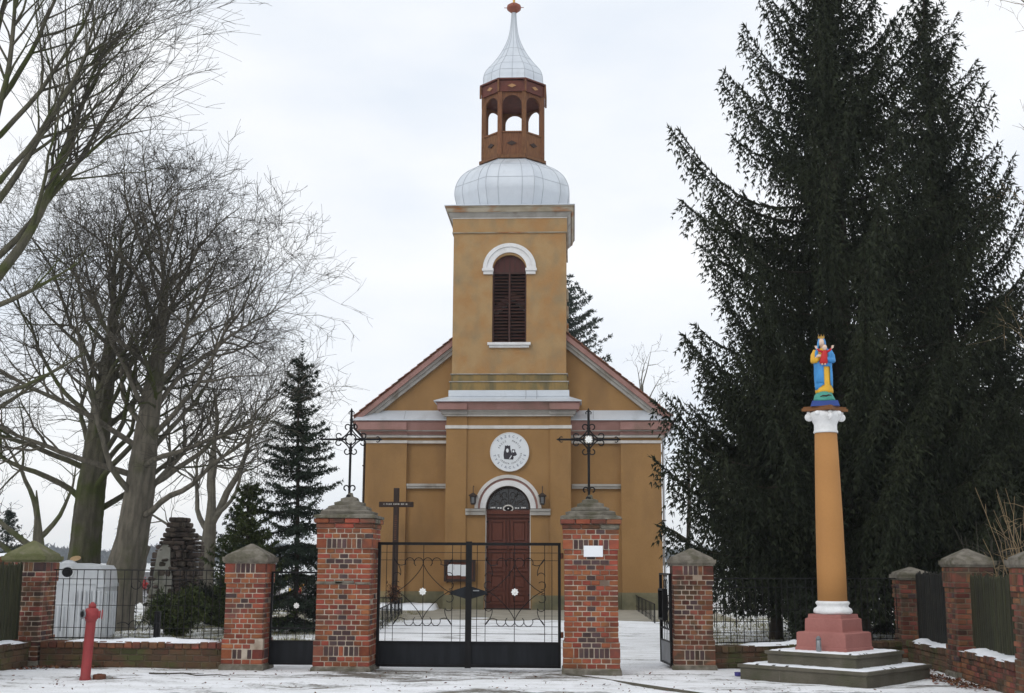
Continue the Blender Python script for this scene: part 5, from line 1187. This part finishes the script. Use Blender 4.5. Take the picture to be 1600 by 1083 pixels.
def bare_tree(label, X, Y, trunk, limbs, seed, levels=4, bark='bark', twig='bark_twig', group=None, name='bare_tree', dens=1., rmin=.0045, seg=.34, up=.10, wig=.16, ang=(28, 58), sc=(.42, .72), crown=None):
    """trunk = [(pts, radii)...]; limbs = [(start, dir, length, radius)] - scaffold limbs; everything finer grows by recursion"""
    R = random.Random(seed); t = thing(name, label, 'tree', (X, Y, 0), 0, group)
    V, F = bark_trunk(trunk, seed); npmesh('trunk', V, F, bark, t, True)
    fine = []; mid = []
    LV = [1, .46, .25, .145, .085, .05]
    def grow(p, d, L, r, lv, store, L0):
        n = max(2 if lv > 2 else 4, min(16, int(L/(seg if lv < 3 else seg*.75)))); st = L/n; pts = [tuple(p)]; rad = [r]; kids = []
        w = wig*(.75 if lv == 0 else 1.25); g = up*(1.3 if lv == 0 else 1 if lv < 3 else .25); last = n
        for i in range(n):
            d = d+Vector((R.gauss(0, w), R.gauss(0, w), R.gauss(0, w)+g)); d.normalize(); p = p+d*st; rr = max(rmin*.6, r*(1-(i+1)/n)**.75); pts.append(tuple(p)); rad.append(rr)
            if lv < levels and i >= n*(.30 if lv == 0 else .12) and i < n-(lv > 0):
                k = dens*(1.15 if lv == 0 else 1.0)
                for _ in range(int(k)+(R.random() < k-int(k))):
                    ax = d.orthogonal(); ax.rotate(Quaternion(d, R.uniform(0, 6.283))); q = d.copy(); q.rotate(Quaternion(ax, math.radians(R.uniform(*ang))))
                    Lc = L0*LV[lv+1]*R.uniform(.55, 1.25)*(1-.35*i/n)
                    kids.append((p.copy(), q, Lc, max(rmin, min(rr*R.uniform(.5, .8), .016*Lc+.004)), lv+1))
            if crown and not crown(p): rad[-1] = rmin*.5; break
        store.append((np.array(pts), np.array(rad), lv))
        for k in kids: grow(*k, store, L0)
    for (s, d, L, r) in limbs:
        store = []; grow(Vector(s), Vector(d).normalized(), L, r, 0, store, max(L, 2.6))
        main = [(a, b) for a, b, l in store if l == 0]; mid += [(a, b) for a, b, l in store if l in (1,)]; fine += [(a, b) for a, b, l in store if l > 1]
        V, F = tubes_np(main, 8); npmesh('limb', V, F, bark, t, True)
    if mid: V, F = tubes_np(mid, 5); o = npmesh('branches', V, F, bark if levels > 3 else twig, t, True); o['kind'] = 'stuff'
    if fine: V, F = tubes_np(fine, 3); o = npmesh('twigs', V, F, twig, t); o['kind'] = 'stuff'
    return t
def TK(pts, r): return (np.array(pts, float), np.array(r, float))
def scaffold(R, z0, z1, n, L, r, el=(35, 70), path=None, az0=0.):
    out = []
    for i in range(n):
        f = i/max(1, n-1); z = z0+(z1-z0)*f; a = az0+i*2.4+R.uniform(-.3, .3); e = math.radians((el[0]+(el[1]-el[0])*f)*R.uniform(.8, 1.2)+R.uniform(-6, 10))
        p = (np.interp(z, [q[2] for q in path], [q[0] for q in path]), np.interp(z, [q[2] for q in path], [q[1] for q in path]), z)
        out.append((p, (math.cos(a)*math.cos(e), math.sin(a)*math.cos(e)*.8, math.sin(e)), L*R.uniform(.75, 1.1)*(1-.35*f), r*(1-.45*f)))
    return out
R = random.Random(77)
p1 = [(0, 0, -.1), (.0, 0, .6), (.08, 0, 1.8), (.12, .05, 3.2), (.22, .1, 4.8), (.35, .1, 6.6), (.45, .1, 8.6)]
t1 = bare_tree('big mossy bare linden with sawn limb stump behind the white bin', -12.6, 31.0, [TK(p1, [.50, .42, .38, .35, .29, .20, .06])], scaffold(R, 2.9, 8.5, 23, 6.0, .088, (12, 70), p1, .6), 61, 4, crown=lambda p: (p.x/7)**2+(p.y/6)**2+((p.z-6.7)/6.6)**2 < 1, dens=1.55, rmin=.0060, up=.035, wig=.17)
MB().tube([(.12, -.30, 1.30), (.10, -.52, 1.62), (.10, -.56, 1.70)], [.16, .15, .145], 12).build('sawn_stump', 'bark_grey', t1); MB().tube([(.10, -.562, 1.703), (.10, -.566, 1.71)], [.135, .135], 12).build('saw_cut', 'cut_wood', t1)
p2 = [(-.42, 0, -.1), (-.30, 0, .6), (-.02, 0, 1.9), (.12, 0, 3.2), (.22, 0, 4.6), (.36, .1, 6.4), (.5, .1, 8.8)]
bare_tree('big grey-barked bare linden with a hollow cleft trunk by the ruin', -10.95, 30.0, [TK(p2, [.54, .45, .39, .35, .29, .20, .06]), TK([(-.55, -.05, -.1), (-.50, -.08, 1.0), (-.18, -.05, 2.2), (-.02, 0, 3.0)], [.22, .19, .17, .1])], scaffold(R, 2.7, 8.7, 26, 6.4, .088, (10, 70), p2, 5.9), 62, 4, bark='bark_grey', crown=lambda p: ((p.x-.8)/6.2)**2+(p.y/6)**2+((p.z-6.6)/6.7)**2 < 1, dens=1.55, rmin=.0060, up=.035, wig=.17)
# nearer tree whose trunk stands left of the view; its limbs reach in over the fence
p3 = [(0, 0, -.1), (.1, 0, 2.0), (.2, 0, 4.2), (.35, 0, 6.5), (.45, .0, 9.5), (.6, .0, 12.5), (.8, 0, 15)]
bare_tree('tall near bare tree reaching long limbs over the picket fence', -12.6, 23.0, [TK(p3, [.45, .38, .32, .27, .20, .13, .06])],
          [((.3, 0, 5.8), (.62, .0, .72), 7.6, .125), ((.38, 0, 7.6), (.52, .1, .80), 6.6, .085), ((.4, 0, 9.0), (.45, -.1, .85), 6.2, .08), ((.45, 0, 10.3), (.6, .1, .7), 5.0, .07), ((.25, 0, 4.6), (.95, .1, .16), 3.2, .07), ((.2, 0, 4.0), (.9, .2, .32), 2.6, .08), ((.3, 0, 6.2), (.95, -.1, .25), 3.0, .08), ((.5, 0, 11.2), (.3, .1, .95), 4.6, .07), ((.34, .1, 6.9), (.70, .25, .68), 6.4, .08), ((.4, -.1, 8.3), (.66, -.22, .70), 5.8, .07), ((.45, 0, 9.6), (.72, .2, .62), 5.2, .065), ((.3, 0, 6.6), (-.6, .3, .7), 5, .12), ((.4, 0, 8.6), (-.6, -.3, .7), 5, .12)],
          63, 4, seg=.38, up=.05, wig=.085, ang=(20, 46), dens=1.4, rmin=.0052)
p4 = [(0, 0, -.1), (.0, 0, 1.2), (.05, 0, 2.6), (.10, 0, 3.6), (.05, 0, 6.5)]
bare_tree('slim grey bare tree beside the ruin', -13.55, 45, [TK(p4, [.36, .27, .24, .16, .02])], [((.07, 0, 2.9), (.5, 0, .85), 5.0, .17), ((.05, 0, 2.7), (-.55, .1, .75), 4.2, .11), ((.1, 0, 3.8), (-.2, .2, .95), 4.6, .13), ((.08, 0, 4.6), (.35, -.2, .9), 3.8, .10), ((.06, 0, 2.4), (-.85, -.2, .42), 3.4, .08), ((.06, 0, 3.2), (.8, -.2, .5), 3.6, .09)], 64, 4, bark='bark_pale', seg=.34, dens=1.1, rmin=.009)
p5 = [(0, 0, -.1), (.0, 0, 1.0), (-.2, 0, 2.4), (-.4, 0, 4.2)]
bare_tree('crooked bare orchard tree behind the corner pillar', -19.3, 44, [TK(p5, [.32, .25, .18, .02])], [((-.05, 0, 1.2), (-.85, 0, .35), 4.0, .14), ((-.15, 0, 2.0), (-.7, .1, .65), 4.2, .13), ((-.3, 0, 3.2), (-.2, .1, .95), 3.6, .11), ((-.2, 0, 2.4), (.6, .1, .7), 3.4, .11)], 65, 4, twig='bark_twig', wig=.24, seg=.34, dens=1.1, rmin=.009)
bare_tree('bare tree standing behind the right corner of the church', 5.35, 58, [TK([(0, 0, -.1), (0, 0, 2), (.1, 0, 4.5), (.1, 0, 7.5)], [.13, .11, .08, .03])], scaffold(R, 2.0, 7.0, 8, 3.2, .07, (25, 60), [(0, 0, 0), (.1, 0, 8)], 0), 66, 4, bark='bark_twig', dens=.8, rmin=.010, seg=.4)
bare_tree('bare tree whose top shows above the right roof slope', 5.2, 92, [TK([(0, 0, -.1), (0, 0, 6), (.1, 0, 12), (.1, 0, 15)], [.30, .24, .16, .06])], scaffold(R, 8, 15, 9, 5.0, .10, (30, 65), [(0, 0, 0), (.1, 0, 16)], 0), 67, 3, bark='bark_pale', twig='bark_pale', dens=.8, rmin=.014, seg=.5)
p8 = [(0, 0, -.1), (-.1, 0, 4), (-.3, 0, 8), (-.5, 0, 13)]
t8 = bare_tree('bare birch beyond the picket wall with a few brown leaves', 11.6, 24.5, [TK(p8, [.2, .17, .12, .05])], [((-.2, 0, 6), (-.6, 0, .8), 3.4, .05), ((-.3, 0, 8), (-.6, -.1, .8), 3.4, .05), ((-.15, 0, 4.6), (-.8, 0, .5), 3.2, .05), ((-.4, 0, 10), (-.6, 0, .75), 3.2, .045), ((-.45, 0, 11.5), (-.7, 0, .6), 3.2, .04)], 68, 3, twig='tan_stem', dens=.75, seg=.4, up=.02)
# ------------------------------------------------------------------ bare shrub and stump, litter
def stems(label, X, Y, n, h, sp, seed, mat, name='bare_shrub'):
    R = random.Random(seed); t = thing(name, label, 'shrub', (X, Y, 0)); ln = []
    for i in range(n):
        a = R.uniform(0, 6.28); s = R.uniform(.2, 1)*sp; H = h*R.uniform(.6, 1.1); b0 = np.array([R.gauss(0, .12), R.gauss(0, .12), -.03]); tip = np.array([math.cos(a)*s, math.sin(a)*s, H])
        pts = np.array([b0+(tip-b0)*q+np.array([R.gauss(0, .04), R.gauss(0, .04), .15*math.sin(q*PI)]) for q in np.linspace(0, 1, 7)]); ln.append((pts, np.linspace(.010, .003, 7)))
        for k in range(4):
            j = R.randrange(2, 6); d = np.array([R.gauss(0, .4), R.gauss(0, .4), R.uniform(-.1, .5)]); ln.append((np.array([pts[j], pts[j]+d*.35, pts[j]+d*.7+np.array([0, 0, -.04])]), np.array([.005, .004, .002])))
    V, F = tubes_np(ln, 4); o = npmesh('stems', V, F, mat, t); o['kind'] = 'stuff'
stems('tangled tan bare shrub leaning over the picket wall', 6.75, 18.6, 34, 2.7, .75, 71, 'tan_stem'); stems('leafless brown shrub inside the picket wall under the spruces', 6.9, 20.6, 26, 2.3, .7, 72, 'bark_twig')
stems('reddish leafless shrub beside the church railing', 3.2, 37.5, 26, 1.0, .55, 73, 'rust')
TS = thing('willow_stump', 'pollarded stump with short sprouts beyond the fence', 'tree stump', (-17.2, 48, 0))
V, F = tubes_np([TK([(0, 0, -.1), (0, 0, .8), (.05, 0, 1.5), (0, 0, 1.9)], [.30, .24, .30, .34]), TK([(-.1, 0, 1.5), (-.35, 0, 2.2)], [.18, .12]), TK([(.1, 0, 1.5), (.40, 0, 2.25)], [.18, .10])], 10); npmesh('trunk', V, F, 'bark_pale', TS, True)
ln = [(np.array([(R.uniform(-.4, .4), R.uniform(-.15, .15), 2.1), (R.uniform(-.7, .7), R.uniform(-.3, .3), R.uniform(2.6, 3.1))]), np.array([.014, .006])) for i in range(30)]
V, F = tubes_np(ln, 3); o = npmesh('sprouts', V, F, 'bark_twig', TS); o['kind'] = 'stuff'
def litter(name, label, pts, n, sx, sy, seed, mat, sz=.035, zup=.02):
    rs = np.random.RandomState(seed); c = np.array(pts)[rs.randint(len(pts), size=n)]+np.stack([rs.normal(0, sx, n), rs.normal(0, sy, n)], -1)
    P_ = np.concatenate([c, (.006+zup*rs.rand(n, 1))], 1); a = rs.normal(size=(n, 3))*np.array([1, 1, .35]); a /= np.linalg.norm(a, axis=1)[:, None]; b2 = np.cross(a, rs.normal(0, .3, (n, 3))+np.array([0, 0, 1])); b2 /= np.linalg.norm(b2, axis=1)[:, None]
    s = sz*(.5+rs.rand(n, 1)); V = np.stack([P_-a*s, P_-b2*s*.5, P_+a*s, P_+b2*s*.5], 1).reshape(-1, 3); V[:, 2] = np.maximum(V[:, 2], .003)
    o = npmesh(name, V, np.arange(len(V)).reshape(-1, 4), mat); tag(o, label, 'leaves', kind='stuff')
litter('leaf_litter', 'brown fallen leaves drifted between monument steps and picket wall', [(5.35, 19.0), (5.5, 17.6), (5.45, 18.6), (5.3, 19.4), (5.45, 18.2), (5.5, 20.2)], 620, .13, .25, 5, 'dry_leaf')
litter('leaf_litter', 'brown fallen leaves in the corner by the mossy pillar', [(-8.35, 19.2), (-8.1, 19.25), (-7.6, 19.3), (-8.4, 18.8)], 260, .18, .06, 6, 'dry_leaf')
litter('leaf_litter', 'scattered bits of leaf and bark on the trodden street snow', [(x, y) for x in (-7, -5, -3, -1, 1, 3) for y in (16.5, 17.3, 18.2, 18.8)], 520, .8, .35, 7, 'dry_leaf', .022, .008)
def tufts(name, label, X0, X1, Y0, Y1, n, seed):
    rs = np.random.RandomState(seed); x = rs.uniform(X0, X1, n//12); y = rs.uniform(Y0, Y1, n//12); i = rs.randint(len(x), size=n); P_ = np.stack([x[i]+rs.normal(0, .10, n), y[i]+rs.normal(0, .10, n), np.full(n, -.01)], -1)
    d = rs.normal(size=(n, 3))*np.array([.45, .45, .15])+np.array([0, 0, .8]); h = .05+.09*rs.rand(n, 1); w = np.stack([rs.normal(size=n), rs.normal(size=n), np.zeros(n)], -1); w /= np.linalg.norm(w, axis=1)[:, None]
    V = np.stack([P_-w*.006, P_+w*.006, P_+d*h], 1).reshape(-1, 3); o = npmesh(name, V, np.arange(len(V)).reshape(-1, 3), 'dried_grass'); tag(o, label, 'grass', kind='stuff')
tufts('grass', 'dry grass tufts poking through thin snow behind the right fence', 2.6, 9.5, 21.5, 40, 16000, 3); tufts('grass', 'dry grass tufts poking through thin snow in the old cemetery', -13, -4.9, 20.6, 42, 18000, 4)
# ------------------------------------------------------------------ far woods on the horizon
def woods(label, x0, x1, Y, h, seed, name='distant_wood'):
    rs = np.random.RandomState(seed); n = 9000; x = rs.uniform(x0, x1, n); env = h*(.72+.16*np.sin(x*.021+seed)+.12*np.sin(x*.083)+.10*np.sin(x*.31))
    z = env*rs.rand(n)**.6; P_ = np.stack([x, Y+rs.uniform(0, 40, n), z], -1); d = rs.normal(size=(n, 3)); d[:, 2] = abs(d[:, 2])+.6; d /= np.linalg.norm(d, axis=1)[:, None]
    V, F = needles(P_, d, rs, 3, 4.2, 1.3, 1.0); V[:, 2] = np.maximum(V[:, 2], 0); o = npmesh(name, V, F, 'forest'); tag(o, label, 'wood', kind='stuff')
woods('distant bare wood along the horizon beyond the cemetery', -520, 40, 800, 12.5, 5); woods('distant bare wood along the horizon right of the church', 10, 620, 850, 12, 6)

# ------------------------------------------------------------------ winter haze
def haze():
    o = MB().box((-1500, -120, -1), (1500, 1000, 29)).build('haze', 'snow'); m = bpy.data.materials.new('haze_air'); m.use_nodes = True; t = m.node_tree; t.nodes.clear()
    v = t.nodes.new('ShaderNodeVolumePrincipled'); v.inputs['Color'].default_value = (.86, .92, 1, 1); v.inputs['Density'].default_value = .00045; v.inputs['Anisotropy'].default_value = .2
    q = t.nodes.new('ShaderNodeOutputMaterial'); t.links.new(v.outputs[0], q.inputs['Volume']); o.data.materials[0] = m; tag(o, 'thin winter haze over the fields', 'haze', kind='stuff')
haze()
